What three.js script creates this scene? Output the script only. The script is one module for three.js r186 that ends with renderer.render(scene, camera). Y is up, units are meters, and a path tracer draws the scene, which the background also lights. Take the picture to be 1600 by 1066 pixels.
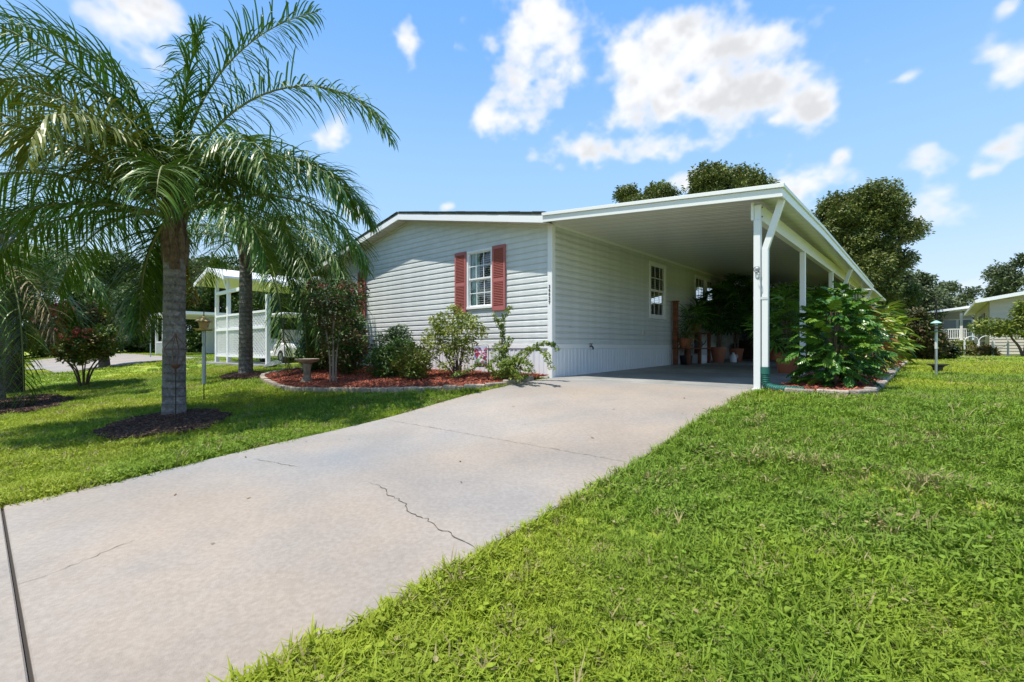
import * as THREE from 'three';
import { mergeGeometries } from 'three/addons/utils/BufferGeometryUtils.js';
import { RoundedBoxGeometry } from 'three/addons/geometries/RoundedBoxGeometry.js';
import { FontLoader } from 'three/addons/loaders/FontLoader.js';
import { TextGeometry } from 'three/addons/geometries/TextGeometry.js';

// ------------------------------------------------------------------ camera
// x runs along the front of the house to the right, +z comes out of its front wall, the house corner is the origin.
const W = 1600, H = 1066, FOCAL = 747;
const camera = new THREE.PerspectiveCamera(2 * Math.atan(H / 2 / FOCAL) * 180 / Math.PI, W / H, 0.05, 900);
const YAW = Math.atan2(0.665, 0.747);
camera.position.set(5.186, 0.541, 6.9);
camera.rotation.set(0, YAW, 0);
camera.setViewOffset(W, H, 0, -10, W, H);
const RIGHT = [Math.cos(YAW), -Math.sin(YAW)], FWD = [-Math.sin(YAW), -Math.cos(YAW)];

const scene = new THREE.Scene();
const renderer = new THREE.WebGLRenderer({ antialias: true });
renderer.toneMapping = THREE.LinearToneMapping;
renderer.toneMappingExposure = 1.42;
renderer.shadowMap.enabled = true;

// ------------------------------------------------------------------ sun
const SUN = new THREE.Vector3(-0.14, 0.92, 0.30).normalize();
const sun = new THREE.DirectionalLight(new THREE.Color().setRGB(1, 0.94, 0.83), 4.9);
sun.position.copy(SUN).multiplyScalar(60);
sun.castShadow = true;
sun.shadow.mapSize.set(4096, 4096);
Object.assign(sun.shadow.camera, { left: -30, right: 30, top: 30, bottom: -30, near: 1, far: 140 });
sun.shadow.radius = 1;
scene.add(sun, sun.target);

// ------------------------------------------------------------------ seeded random numbers and noise
function rng(seed) { let a = seed >>> 0; return () => { a = (a + 0x6D2B79F5) | 0; let t = Math.imul(a ^ (a >>> 15), 1 | a); t = (t + Math.imul(t ^ (t >>> 7), 61 | t)) ^ t; return ((t ^ (t >>> 14)) >>> 0) / 4294967296; }; }
const PERM = new Uint8Array(512);
{ const r = rng(7), p = [...Array(256).keys()]; for (let i = 255; i > 0; i--) { const j = Math.floor(r() * (i + 1)); [p[i], p[j]] = [p[j], p[i]]; } for (let i = 0; i < 512; i++) PERM[i] = p[i & 255]; }
const fade = t => t * t * (3 - 2 * t), lerp = (a, b, t) => a + (b - a) * t, clamp = (v, a = 0, b = 1) => Math.min(b, Math.max(a, v));
const sstep = (a, b, v) => fade(clamp((v - a) / (b - a)));
function vn3(x, y, z) {
  const xi = Math.floor(x), yi = Math.floor(y), zi = Math.floor(z), u = fade(x - xi), v = fade(y - yi), w = fade(z - zi);
  const h = (i, j, k) => PERM[PERM[PERM[(xi + i) & 255] + ((yi + j) & 255)] + ((zi + k) & 255)] / 255;
  return lerp(lerp(lerp(h(0, 0, 0), h(1, 0, 0), u), lerp(h(0, 1, 0), h(1, 1, 0), u), v), lerp(lerp(h(0, 0, 1), h(1, 0, 1), u), lerp(h(0, 1, 1), h(1, 1, 1), u), v), w);
}
function fbm3(x, y, z, o = 5) { let s = 0, a = 0.5, n = 0; for (let i = 0; i < o; i++) { s += a * vn3(x, y, z); n += a; x = x * 2.03 + 11.3; y = y * 2.03 + 5.7; z = z * 2.03 + 3.1; a *= 0.52; } return s / n; }
// tiling noise for textures: p cells across
function tn2(x, y, p, s = 0) {
  const xi = Math.floor(x), yi = Math.floor(y), u = fade(x - xi), v = fade(y - yi), m = k => ((k % p) + p) % p;
  const h = (i, j) => PERM[PERM[(m(xi + i) + s * 37) & 255] + ((m(yi + j) + s * 91) & 255)] / 255;
  return lerp(lerp(h(0, 0), h(1, 0), u), lerp(h(0, 1), h(1, 1), u), v);
}
function tfbm(u, v, p, o, s = 0) { let t = 0, a = 0.5, n = 0; for (let i = 0; i < o; i++) { t += a * tn2(u * p, v * p, p, s + i); n += a; p *= 2; a *= 0.55; } return t / n; }

// ------------------------------------------------------------------ sky: clear blue air with small fair-weather clouds
const CLOUDS = [[4.2,33.9,4.7,4,1],[2.0,29.5,3.4,3.6,1],[8.2,31.5,2,1.2,.4],[0,25.6,4.1,1.7,.85],[15.6,28.7,4.8,4.2,1.05],[21.9,29.1,6.3,4.1,1.1],[27.6,26.1,4.3,3,1],[31.9,23.2,2,1.8,.9],[13,24.9,4.6,1.4,.6],[19.2,33.2,3.4,1.1,.45],[28.2,29.9,2.3,.9,.5],[9.9,22.1,4.8,1.6,1],[16.4,21.3,2.6,1.2,.7],[-12.3,31.7,1.1,2.1,.6],[-20.5,23,1.9,2.3,.9],[-17.8,15.1,1.9,1.2,.9],[-7.6,16.2,1.2,.6,.8],[-37.6,28.6,2.3,2.8,1.1],[-40.6,28,1.6,2.3,.8],[21.2,18.2,3.2,1.4,.9],[31.6,16.4,3.2,1.3,.9],[34.1,18.2,1.3,.8,.8],[40.6,16.6,1.9,1.6,.95],[41,12.1,3.2,2.3,.8],[46.1,16,1.6,1.6,.9],[46.6,21.9,1.7,1.8,.9],[44.3,14.6,.6,.5,.7],[46.2,26.3,.8,.6,.7],[41.2,23.8,1.6,.7,.45],[38.8,23.3,1.1,.4,.4],[23.2,21.7,1.2,.9,.4],[43.1,5.5,4.5,.8,.5],[46.6,5.7,2.2,.5,.5],[42.3,4.4,5,.6,.45],[5.7,20.3,1.1,.6,.4],[29.1,22.6,.8,.4,.5]];
{ // the rest of the sky carries clouds of the same sizes
  const r = rng(41);
  for (let i = 0; i < 46; i++) {
    const a = 56 + r() * 248, e = 5 + Math.pow(r(), 1.3) * 62, big = r();
    const n = big > 0.7 ? 5 : 2, s = (big > 0.7 ? 4 : 1.8);
    for (let k = 0; k < n; k++) CLOUDS.push([a + (r() - 0.5) * s * 3.4, e + (r() - 0.5) * s * 1.2, s * (0.6 + r() * 0.8), s * (0.3 + r() * 0.5), 0.6 + r() * 0.5]);
  }
}
function makeSky() {
  const w = 3072, h = 1536, data = new Float32Array(w * h * 4), D = Math.PI / 180;
  const cells = Array.from({ length: 36 }, () => []);
  for (const c of CLOUDS) { const span = 3.2 * c[2] / Math.max(0.2, Math.cos(c[1] * D)); for (let b = Math.floor((c[0] - span + 720) / 10); b <= Math.floor((c[0] + span + 720) / 10); b++) cells[b % 36].push(c); }
  for (let j = 0; j < h; j++) {
    const el = ((j + 0.5) / h - 0.5) * Math.PI, e = el / D, ce = Math.cos(el), se = Math.sin(el);
    const t = clamp(e / 90, 0, 1);
    const k1 = sstep(0, 16, e), k2 = sstep(8, 40, e), k3 = sstep(35, 90, e);
    let br = lerp(lerp(lerp(0.56, 0.33, k1), 0.135, k2), 0.075, k3), bg = lerp(lerp(lerp(0.67, 0.53, k1), 0.335, k2), 0.21, k3), bb = lerp(lerp(lerp(0.76, 0.785, k1), 0.74, k2), 0.54, k3);
    if (e < 0) { const q = sstep(0, -6, e); br = lerp(br, 0.16, q); bg = lerp(bg, 0.2, q); bb = lerp(bb, 0.14, q); }
    for (let i = 0; i < w; i++) {
      const o = (j * w + i) * 4; let r = br, g = bg, b = bb;
      if (e > 0) {
        const a = ((i + 0.5) / w - 0.5) * 2 * Math.PI, dx = ce * Math.cos(a), dz = ce * Math.sin(a);
        let az = Math.atan2(dx * RIGHT[0] + dz * RIGHT[1], dx * FWD[0] + dz * FWD[1]) / D; if (az < 0) az += 360;
        const list = cells[Math.floor(az / 10) % 36];
        if (list.length) {
          // wisps bend the outline of each cloud
          const wx = (fbm3(dx * 14, se * 14, dz * 14, 4) - 0.5) * 3.4, wy = (fbm3(dx * 14 + 40, se * 14, dz * 14, 4) - 0.5) * 2.6;
          let env = 0;
          for (const c of list) {
            let da = az - ((c[0] % 360) + 360) % 360; if (da > 180) da -= 360; if (da < -180) da += 360;
            const u = (da * ce + wx * 0.6) / c[2], v = (e - c[1] + wy * 0.6) / c[3], q = u * u + v * v;
            if (q < 6) { const g = 0.92 * c[4] * Math.exp(-q * 0.8); env = env + g - Math.min(env, 1) * g; }
          }
          if (env > 0.04) {
            const n = fbm3(dx * 22, se * 30, dz * 22, 8), d = env * 1.3 + (n - 0.5) * 2.0 - 0.5;
            const al = sstep(-0.12, 0.72, d) * 0.96;
            const thick = sstep(0.3, 1.3, d), m = fbm3(dx * 20 + 9, se * 24 + 3, dz * 20, 4);
            const lum = lerp(0.74, 0.56, sstep(0.2, 0.95, d) * sstep(0.36, 0.62, m));
            r = lerp(r, lum * 0.985, al); g = lerp(g, lum * 0.99, al); b = lerp(b, lum * 1.0, al);
          }
        }
      }
      data[o] = r; data[o + 1] = g; data[o + 2] = b; data[o + 3] = 1;
    }
  }
  const tex = new THREE.DataTexture(data, w, h, THREE.RGBAFormat, THREE.FloatType);
  tex.mapping = THREE.EquirectangularReflectionMapping; tex.magFilter = THREE.LinearFilter; tex.minFilter = THREE.LinearFilter; tex.needsUpdate = true;
  return tex;
}
const skyTex = makeSky();
scene.background = skyTex; scene.environment = skyTex;

// ------------------------------------------------------------------ textures
function tex(size, fn, { srgb = true, rep = 1, w = size, h = size } = {}) {
  const d = new Uint8Array(w * h * 4);
  for (let j = 0; j < h; j++) for (let i = 0; i < w; i++) { const c = fn(i / w, j / h), o = (j * w + i) * 4; if (typeof c === 'number') { d[o] = d[o + 1] = d[o + 2] = clamp(c) * 255; } else { d[o] = clamp(c[0]) * 255; d[o + 1] = clamp(c[1]) * 255; d[o + 2] = clamp(c[2]) * 255; } d[o + 3] = 255; }
  const t = new THREE.DataTexture(d, w, h); t.wrapS = t.wrapT = THREE.RepeatWrapping; t.magFilter = THREE.LinearFilter; t.minFilter = THREE.LinearMipmapLinearFilter; t.generateMipmaps = true;
  if (srgb) t.colorSpace = THREE.SRGBColorSpace; t.repeat.set(rep, rep); t.needsUpdate = true; return t;
}
const L = (r, g, b) => new THREE.Color().setRGB(r, g, b);
const std = (c, roughness = 0.7, o = {}) => new THREE.MeshStandardMaterial({ color: Array.isArray(c) ? L(...c) : c, roughness, side: THREE.DoubleSide, ...o });
const leafy = (c, roughness = 0.55, transmission = 0.35, o = {}) => new THREE.MeshPhysicalMaterial({ color: L(...c), roughness, transmission, thickness: 0, specularIntensity: 0.5, side: THREE.DoubleSide, ...o });

// ------------------------------------------------------------------ building helpers
const taken = new Map();
const numbered = n => { const k = taken.get(n) || 0; taken.set(n, k + 1); return k ? `${n}_${String(k).padStart(3, '0')}` : n; };
function shade(o) { o.traverse(m => { if (m.isMesh) { m.castShadow = true; m.receiveShadow = true; } }); return o; }
function thing(name, label, category, [x, y, z] = [0, 0, 0], turn = 0, group) {
  const o = new THREE.Group(); o.name = numbered(name); o.position.set(x, y, z); o.rotation.y = turn; o.userData = { label, category };
  if (group) o.userData.group = group; scene.add(o); return o;
}
function part(name, geo, m, parent, data) { const o = new THREE.Mesh(geo, m); o.name = name; o.castShadow = o.receiveShadow = true; if (data) o.userData = data; parent.add(o); return o; }
function solo(name, geo, m, label, category, group) { const o = part(numbered(name), geo, m, scene, { label, category }); if (group) o.userData.group = group; return o; }
function structure(name, geo, m) { return part(numbered(name), geo, m, scene, { kind: 'structure' }); }
const bx = (x0, x1, y0, y1, z0, z1, r = 0) => { const g = r ? new RoundedBoxGeometry(x1 - x0, y1 - y0, z1 - z0, 1, r) : new THREE.BoxGeometry(x1 - x0, y1 - y0, z1 - z0); g.translate((x0 + x1) / 2, (y0 + y1) / 2, (z0 + z1) / 2); return g.index ? g.toNonIndexed() : g; };
// uv in metres from the side that a face turns to
function uvm(g, s = 1) { g = g.index ? g.toNonIndexed() : g; g.computeVertexNormals(); const p = g.attributes.position, n = g.attributes.normal, uv = new Float32Array(p.count * 2); for (let i = 0; i < p.count; i++) { const ax = Math.abs(n.getX(i)), ay = Math.abs(n.getY(i)), az = Math.abs(n.getZ(i)); const q = ay >= ax && ay >= az ? [p.getX(i), p.getZ(i)] : ax > az ? [p.getZ(i), p.getY(i)] : [p.getX(i), p.getY(i)]; uv[2 * i] = q[0] * s; uv[2 * i + 1] = q[1] * s; } g.setAttribute('uv', new THREE.BufferAttribute(uv, 2)); return g; }
const V = (x, y, z) => new THREE.Vector3(x, y, z);
const merged = list => mergeGeometries(list.map(g => { g = g.index ? g.toNonIndexed() : g; for (const k of Object.keys(g.attributes)) if (!['position', 'normal', 'uv'].includes(k)) g.deleteAttribute(k); return g; }), false);
// a bar with a square section from a to b
function bar(a, b, w, d = w) { const A = V(...a), B = V(...b), g = new THREE.BoxGeometry(w, A.distanceTo(B), d).toNonIndexed(), q = new THREE.Quaternion().setFromUnitVectors(V(0, 1, 0), B.clone().sub(A).normalize()); g.applyQuaternion(q); g.translate((A.x + B.x) / 2, (A.y + B.y) / 2, (A.z + B.z) / 2); return g; }
// a tapered tube along points
function limb(pts, r0, r1, rad = 7, seg = 0) {
  const c = new THREE.CatmullRomCurve3(pts.map(p => Array.isArray(p) ? V(...p) : p)), n = seg || Math.max(3, pts.length * 3), P = [], I = [], U = [], fr = c.computeFrenetFrames(n, false), len = c.getLength();
  for (let i = 0; i <= n; i++) { const t = i / n, p = c.getPointAt(t), r = typeof r0 === 'function' ? r0(t) : lerp(r0, r1, t); for (let k = 0; k <= rad; k++) { const a = k / rad * Math.PI * 2, nx = fr.normals[i], b = fr.binormals[i]; P.push(p.x + r * (Math.cos(a) * nx.x + Math.sin(a) * b.x), p.y + r * (Math.cos(a) * nx.y + Math.sin(a) * b.y), p.z + r * (Math.cos(a) * nx.z + Math.sin(a) * b.z)); U.push(k / rad, t * len); } }
  for (let i = 0; i < n; i++) for (let k = 0; k < rad; k++) { const a = i * (rad + 1) + k, b = a + rad + 1; I.push(a, b, a + 1, b, b + 1, a + 1); }
  const g = new THREE.BufferGeometry(); g.setAttribute('position', new THREE.Float32BufferAttribute(P, 3)); g.setAttribute('uv', new THREE.Float32BufferAttribute(U, 2)); g.setIndex(I); g.computeVertexNormals(); return g;
}
const lathe = (pts, seg = 20) => new THREE.LatheGeometry(pts.map(p => new THREE.Vector2(...p)), seg);
// a profile of [y, z] points drawn along x
function drawn(profile, x0, x1) { const P = []; for (let i = 0; i + 1 < profile.length; i++) { const [ya, za] = profile[i], [yb, zb] = profile[i + 1]; P.push(x0, ya, za, x1, ya, za, x1, yb, zb, x0, ya, za, x1, yb, zb, x0, yb, zb); } const g = new THREE.BufferGeometry(); g.setAttribute('position', new THREE.Float32BufferAttribute(P, 3)); return uvm(g); }
function poly(points, y0, y1) { // a flat slab of [x, z] points
  const s = new THREE.Shape(points.map(([x, z]) => new THREE.Vector2(x, -z))), g = new THREE.ExtrudeGeometry(s, { depth: y1 - y0, bevelEnabled: false }); g.rotateX(-Math.PI / 2); g.translate(0, y0, 0); return g;
}
const inside = (pts, x, z) => { let c = false; for (let i = 0, j = pts.length - 1; i < pts.length; j = i++) { const [xi, zi] = pts[i], [xj, zj] = pts[j]; if ((zi > z) !== (zj > z) && x < (xj - xi) * (z - zi) / (zj - zi) + xi) c = !c; } return c; };
// ------------------------------------------------------------------ ground
const PZ = [-400, -40, -20, -5.2, 0, 1.8, 3.6, 5.1, 6.45, 7.5, 12, 400], PY = [0.1, 0.1, 0.1, 0.09, 0, -0.13, -0.36, -0.49, -0.616, -0.66, -0.74, -0.74];
const PM = PZ.map((z, i) => { if (!i || i === PZ.length - 1) return 0; const a = (PY[i] - PY[i - 1]) / (PZ[i] - PZ[i - 1]), b = (PY[i + 1] - PY[i]) / (PZ[i + 1] - PZ[i]); return a * b <= 0 ? 0 : 2 * a * b / (a + b); });
function prof(z) { let i = 0; while (i < PZ.length - 2 && z > PZ[i + 1]) i++; const h = PZ[i + 1] - PZ[i], t = clamp((z - PZ[i]) / h), t2 = t * t, t3 = t2 * t; return (2 * t3 - 3 * t2 + 1) * PY[i] + (t3 - 2 * t2 + t) * h * PM[i] + (-2 * t3 + 3 * t2) * PY[i + 1] + (t3 - t2) * h * PM[i + 1]; }
const DRIVE_X0 = 0, DRIVE_X1 = 3.43;
const slabY = z => z < 0 ? -0.0172 * z : prof(z);
function lawnY(x, z) {
  let y = prof(z) - 0.02 + (fbm3(x * 0.35 + 50, 0, z * 0.35, 3) - 0.5) * 0.05;
  y += 0.05 * Math.exp(-(((z - (3.05 + 0.22 * (x - 4.6) * (x - 4.6))) / 0.22) ** 2)) * sstep(3.9, 4.3, x) * sstep(6.2, 5.4, x); // low ridge in the right lawn
  if (x > DRIVE_X0 - 0.01 && x < DRIVE_X1 + 0.01 && z > -12) y -= 0.08;
  return y;
}
const axis = (a, b, f0, f1, fine, coarse) => { const o = []; let v = a; while (v < f0) { o.push(v); v += Math.max(fine, Math.min(coarse, (f0 - v) * 0.3)); } for (v = f0; v < f1; v += fine) o.push(v); while (v < b) { o.push(v); v += Math.max(fine, Math.min(coarse, (v - f1) * 0.3 + fine)); } o.push(b); return o; };
function sheet(xs, zs, yf, m, name) {
  const P = [], U = [], I = [], nx = xs.length;
  for (const z of zs) for (const x of xs) { P.push(x, yf(x, z), z); U.push(x, z); }
  for (let j = 0; j + 1 < zs.length; j++) for (let i = 0; i + 1 < nx; i++) { const a = j * nx + i; I.push(a, a + nx, a + 1, a + 1, a + nx, a + nx + 1); }
  const g = new THREE.BufferGeometry(); g.setAttribute('position', new THREE.Float32BufferAttribute(P, 3)); g.setAttribute('uv', new THREE.Float32BufferAttribute(U, 2)); g.setIndex(I); g.computeVertexNormals(); return g;
}
function drape(pts, off, step, yf = lawnY) {
  const xs = pts.map(p => p[0]), zs = pts.map(p => p[1]), P = [], U = [], I = [];
  for (let x = Math.min(...xs); x < Math.max(...xs); x += step) for (let z = Math.min(...zs); z < Math.max(...zs); z += step) if (inside(pts, x + step / 2, z + step / 2)) {
    const n = P.length / 3; for (const [a, b] of [[0, 0], [0, 1], [1, 1], [1, 0]]) { const X = x + a * step, Z = z + b * step; P.push(X, yf(X, Z) + (typeof off === 'function' ? off(X, Z) : off), Z); U.push(X, Z); } I.push(n, n + 1, n + 2, n, n + 2, n + 3);
  }
  const g = new THREE.BufferGeometry(); g.setAttribute('position', new THREE.Float32BufferAttribute(P, 3)); g.setAttribute('uv', new THREE.Float32BufferAttribute(U, 2)); g.setIndex(I); g.computeVertexNormals(); return g;
}
const soilMap = tex(512, (u, v) => { const a = tfbm(u, v, 16, 5, 1), b = tfbm(u, v, 4, 3, 5); return [0.44 + 0.18 * a + 0.05 * b, 0.51 + 0.18 * a, 0.16 + 0.08 * a]; }, { rep: 0.9 });
const soilBump = tex(512, (u, v) => tfbm(u, v, 32, 4, 2), { srgb: false, rep: 0.9 });
const lawnMat = std([1, 1, 1], 0.95, { map: soilMap, bumpMap: soilBump, bumpScale: 0.02 });
structure('lawn_ground', sheet(axis(-260, 260, -16, 12, 0.3, 14), axis(-380, 40, -14, 13, 0.2, 14), lawnY), lawnMat);

// ------------------------------------------------------------------ driveway: poured slabs with joints and cracks
const concreteMap = tex(2048, (u, v) => {
  const big = tfbm(u, v, 3, 4, 3), mid = tfbm(u, v, 9, 4, 8), fine = tfbm(u, v, 256, 3, 12), streak = tfbm(u * 1, v * 1, 2, 3, 21), pin = tn2(u * 512, v * 512, 512, 4) > 0.98 ? -0.06 : 0;
  const k = 0.535 + (big - 0.5) * 0.12 + (mid - 0.5) * 0.045 + (fine - 0.5) * 0.08 + pin, warm = (streak - 0.5) * 0.16 + (mid - 0.5) * 0.06;
  return [k + 0.022 + warm * 0.5, k - 0.012, k - 0.05 - warm * 0.55];
}, { rep: 1 / 4.7 });
const grainBump = tex(512, (u, v) => tfbm(u, v, 128, 2, 14), { srgb: false, rep: 2.3 });
const concrete = std([1, 1, 1], 0.86, { map: concreteMap, bumpMap: grainBump, bumpScale: 0.001 });
const slabMap = tex(512, (u, v) => { const a = tfbm(u, v, 3, 4, 31), b = tfbm(u, v, 12, 4, 33), f = tfbm(u, v, 128, 2, 35), k = 0.50 + (a - 0.5) * 0.24 + (b - 0.5) * 0.1 + (f - 0.5) * 0.06; return [k, k, k - 0.01]; }, { rep: 1 / 3.1 });
const carportConcrete = std([1, 1, 1], 0.55, { map: slabMap, bumpMap: grainBump, bumpScale: 0.001 });
const driveway = new THREE.Group(); driveway.name = 'driveway'; driveway.userData = { kind: 'structure' }; scene.add(driveway);
function slab(x0, x1, z0, z1, m, thick = 0.12) {
  const xs = [x0, x0 + 0.012, x1 - 0.012, x1], n = Math.max(2, Math.ceil((z1 - z0) / 0.25)), zs = [z0]; zs.push(z0 + 0.006); for (let i = 1; i < n; i++) zs.push(z0 + (z1 - z0) * i / n); zs.push(z1 - 0.006, z1);
  const P = [], U = [], I = [], edge = (i, j) => (i === 0 || i === 3 || j === 0 || j === zs.length - 1 ? 0.007 : 0);
  zs.forEach((z, j) => xs.forEach((x, i) => { P.push(x, slabY(z) - edge(i, j), z); U.push(x, z); }));
  for (let j = 0; j + 1 < zs.length; j++) for (let i = 0; i < 3; i++) { const a = j * 4 + i; I.push(a, a + 4, a + 1, a + 1, a + 4, a + 5); }
  const wall = (a, b) => { const n0 = P.length / 3; for (const [k, d] of [[a, 0], [b, 0], [b, thick], [a, thick]]) { P.push(P[k * 3], P[k * 3 + 1] - d, P[k * 3 + 2]); U.push(P[k * 3] + d, P[k * 3 + 2]); } I.push(n0, n0 + 1, n0 + 2, n0, n0 + 2, n0 + 3); };
  for (let j = 0; j + 1 < zs.length; j++) { wall(j * 4, (j + 1) * 4); wall((j + 1) * 4 + 3, j * 4 + 3); }
  for (let i = 0; i < 3; i++) { wall(i + 1, i); wall((zs.length - 1) * 4 + i, (zs.length - 1) * 4 + i + 1); }
  let g = new THREE.BufferGeometry(); g.setAttribute('position', new THREE.Float32BufferAttribute(P, 3)); g.setAttribute('uv', new THREE.Float32BufferAttribute(U, 2)); g.setIndex(I); g = g.toNonIndexed(); g.computeVertexNormals();
  return part('slab', g, m, driveway);
}
slab(DRIVE_X0, DRIVE_X1, 6.775, 13.5, concrete);
slab(DRIVE_X0, DRIVE_X1, 3.526, 6.76, concrete);
slab(DRIVE_X0, DRIVE_X1, 0.16, 3.52, concrete);
slab(0.02, 3.6, -5.3, 0.154, carportConcrete);
slab(0.02, 3.6, -16, -5.306, carportConcrete);
const dirt = std([0.035, 0.03, 0.025], 0.95), crackDirt = std([0.085, 0.075, 0.06], 0.95);
part('joint_filler', bx(DRIVE_X0, DRIVE_X1, prof(6.767) - 0.1, prof(6.767) - 0.022, 6.755, 6.78), dirt, driveway);
function crack(pts, w, seed) { // open hairline in the surface, filled with dirt
  const r = rng(seed), P = [], I = [], c = new THREE.CatmullRomCurve3(pts.map(([x, z]) => V(x, 0, z)), false, 'centripetal'), n = Math.ceil(c.getLength() / 0.03);
  for (let i = 0; i <= n; i++) { const p = c.getPointAt(i / n), t = c.getTangentAt(i / n), j = (r() - 0.5) * 0.028, ww = w * (0.35 + r() * 0.9) * Math.min(1, 6 * Math.min(i / n, 1 - i / n) + 0.25); for (const s of [-1, 1]) { const x = p.x - t.z * (j + s * ww), z = p.z + t.x * (j + s * ww); P.push(x, slabY(z) + 0.0035, z); } if (i) { const a = 2 * i; I.push(a - 2, a - 1, a, a, a - 1, a + 1); } }
  const g = new THREE.BufferGeometry(); g.setAttribute('position', new THREE.Float32BufferAttribute(P, 3)); g.setIndex(I); g.computeVertexNormals(); part('crack', g, crackDirt, driveway);
}
crack([[1.98, 4.93], [2.2, 4.94], [2.37, 5.0], [2.55, 5.02], [2.71, 5.09], [2.9, 5.1], [3.08, 5.14], [3.32, 5.16], [3.42, 5.2]], 0.0033, 3);
crack([[0.44, 5.18], [0.7, 5.12], [0.9, 5.1], [1.1, 5.04]], 0.003, 5);
crack([[1.8, 6.755], [1.76, 6.6], [1.7, 6.45], [1.62, 6.27]], 0.0022, 8);
crack([[0.0, 3.526], [1.2, 3.522], [2.3, 3.524], [3.43, 3.523]], 0.0016, 11);
{ // small dry leaves and twigs that lie on the concrete
  const r = rng(77), leaf = new THREE.PlaneGeometry(0.05, 0.022, 3, 1); { const p = leaf.attributes.position; for (let i = 0; i < p.count; i++) { const x = p.getX(i) / 0.025; p.setY(i, p.getY(i) * (1 - x * x * 0.9)); p.setZ(i, 0.006 * x * x); } leaf.rotateX(-Math.PI / 2); leaf.computeVertexNormals(); }
  const lm = [std([0.2, 0.1, 0.04], 0.8), std([0.09, 0.06, 0.03], 0.8), std([0.3, 0.2, 0.08], 0.8)];
  const spots = [[1.9, 3.0], [2.45, 2.1], [1.2, 2.4], [2.9, 1.2], [0.6, 4.3], [2.2, 4.2], [2.8, 3.1], [1.5, 1.5], [2.0, 0.8], [0.9, 5.9], [2.6, 4.55], [1.1, 3.3], [3.2, 2.0], [2.1, 6.0], [1.5, 5.6], [0.3, 5.2], [0.25, 4.6]];
  spots.forEach(([x, z], i) => { const m = solo('fallen_leaf', leaf, lm[i % 3], 'small curled brown leaf fallen on the pale driveway', 'leaf', 'dry leaves on the driveway'); m.position.set(x, slabY(z) + 0.006, z); m.rotation.y = r() * 6; m.scale.setScalar(0.5 + r() * 0.5); });
}

// ------------------------------------------------------------------ planting beds
const CURB_L = [[-7.75, 0.9], [-7.5, 1.75], [-6.9, 2.3], [-5.39, 2.72], [-3.98, 2.91], [-2.85, 2.67], [-1.75, 2.34], [-0.83, 2.0], [-0.2, 1.49], [-0.06, 0.99], [-0.05, 0.5]];
const BED_L = [...CURB_L, [-0.03, 0.03], [-8.3, 0.03], [-7.9, 0.4]];
const CURB_R = [[3.78, 0.3], [4.1, 0.27], [4.42, 0.22], [4.56, 0.05], [4.6, -0.6], [4.6, -3], [4.55, -6], [4.5, -10.9]];
const BED_R = [[3.6, 0.3], ...CURB_R, [3.6, -10.9]];
const ring = (cx, cz, rx, rz, seed) => { const r = rng(seed), o = []; for (let k = 0; k < 26; k++) { const a = k / 26 * Math.PI * 2, q = 0.88 + r() * 0.2; o.push([cx + rx * q * Math.cos(a), cz + rz * q * Math.sin(a)]); } return o; };
const RINGS = [ring(-2.5, 5.2, 0.95, 0.72, 2), ring(-7.75, 2.45, 1.0, 0.4, 4), ring(-8.5, 6.35, 1.75, 0.75, 6)];
const chipTex = (a, b) => tex(256, (u, v) => { const n = tfbm(u, v, 24, 3, 2), m = tn2(u * 40, v * 12, 4, 3); const k = clamp(n * 0.8 + m * 0.3); return [lerp(a[0], b[0], k), lerp(a[1], b[1], k), lerp(a[2], b[2], k)]; }, { rep: 2.2 });
const mulchBump = tex(256, (u, v) => tfbm(u, v, 24, 3, 6), { srgb: false, rep: 2.2 });
const redMulch = std([1, 1, 1], 0.95, { map: chipTex([0.30, 0.12, 0.08], [0.60, 0.27, 0.18]), bumpMap: mulchBump, bumpScale: 0.03 });
const brownMulch = std([1, 1, 1], 0.95, { map: chipTex([0.15, 0.09, 0.07], [0.34, 0.22, 0.17]), bumpMap: mulchBump, bumpScale: 0.03 });
const bedOff = (x, z) => 0.045 + (fbm3(x * 3, 7, z * 3, 3) - 0.5) * 0.05;
const ringOff = (cx, cz) => (x, z) => 0.03 + 0.05 * Math.exp(-(((x - cx) ** 2 + (z - cz) ** 2) / 0.5)) + (fbm3(x * 4, 3, z * 4, 3) - 0.5) * 0.04;
const bedL = structure('mulch_bed', drape(BED_L, bedOff, 0.07), redMulch), bedR = structure('mulch_bed', drape(BED_R, bedOff, 0.07), redMulch);
const ringC = [[-2.9, 5.05], [-8.02, 2.3], [-9.0, 6.45]];
RINGS.forEach((p, i) => structure('mulch_ring', drape(p, ringOff(...ringC[i]), 0.05), brownMulch));
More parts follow.
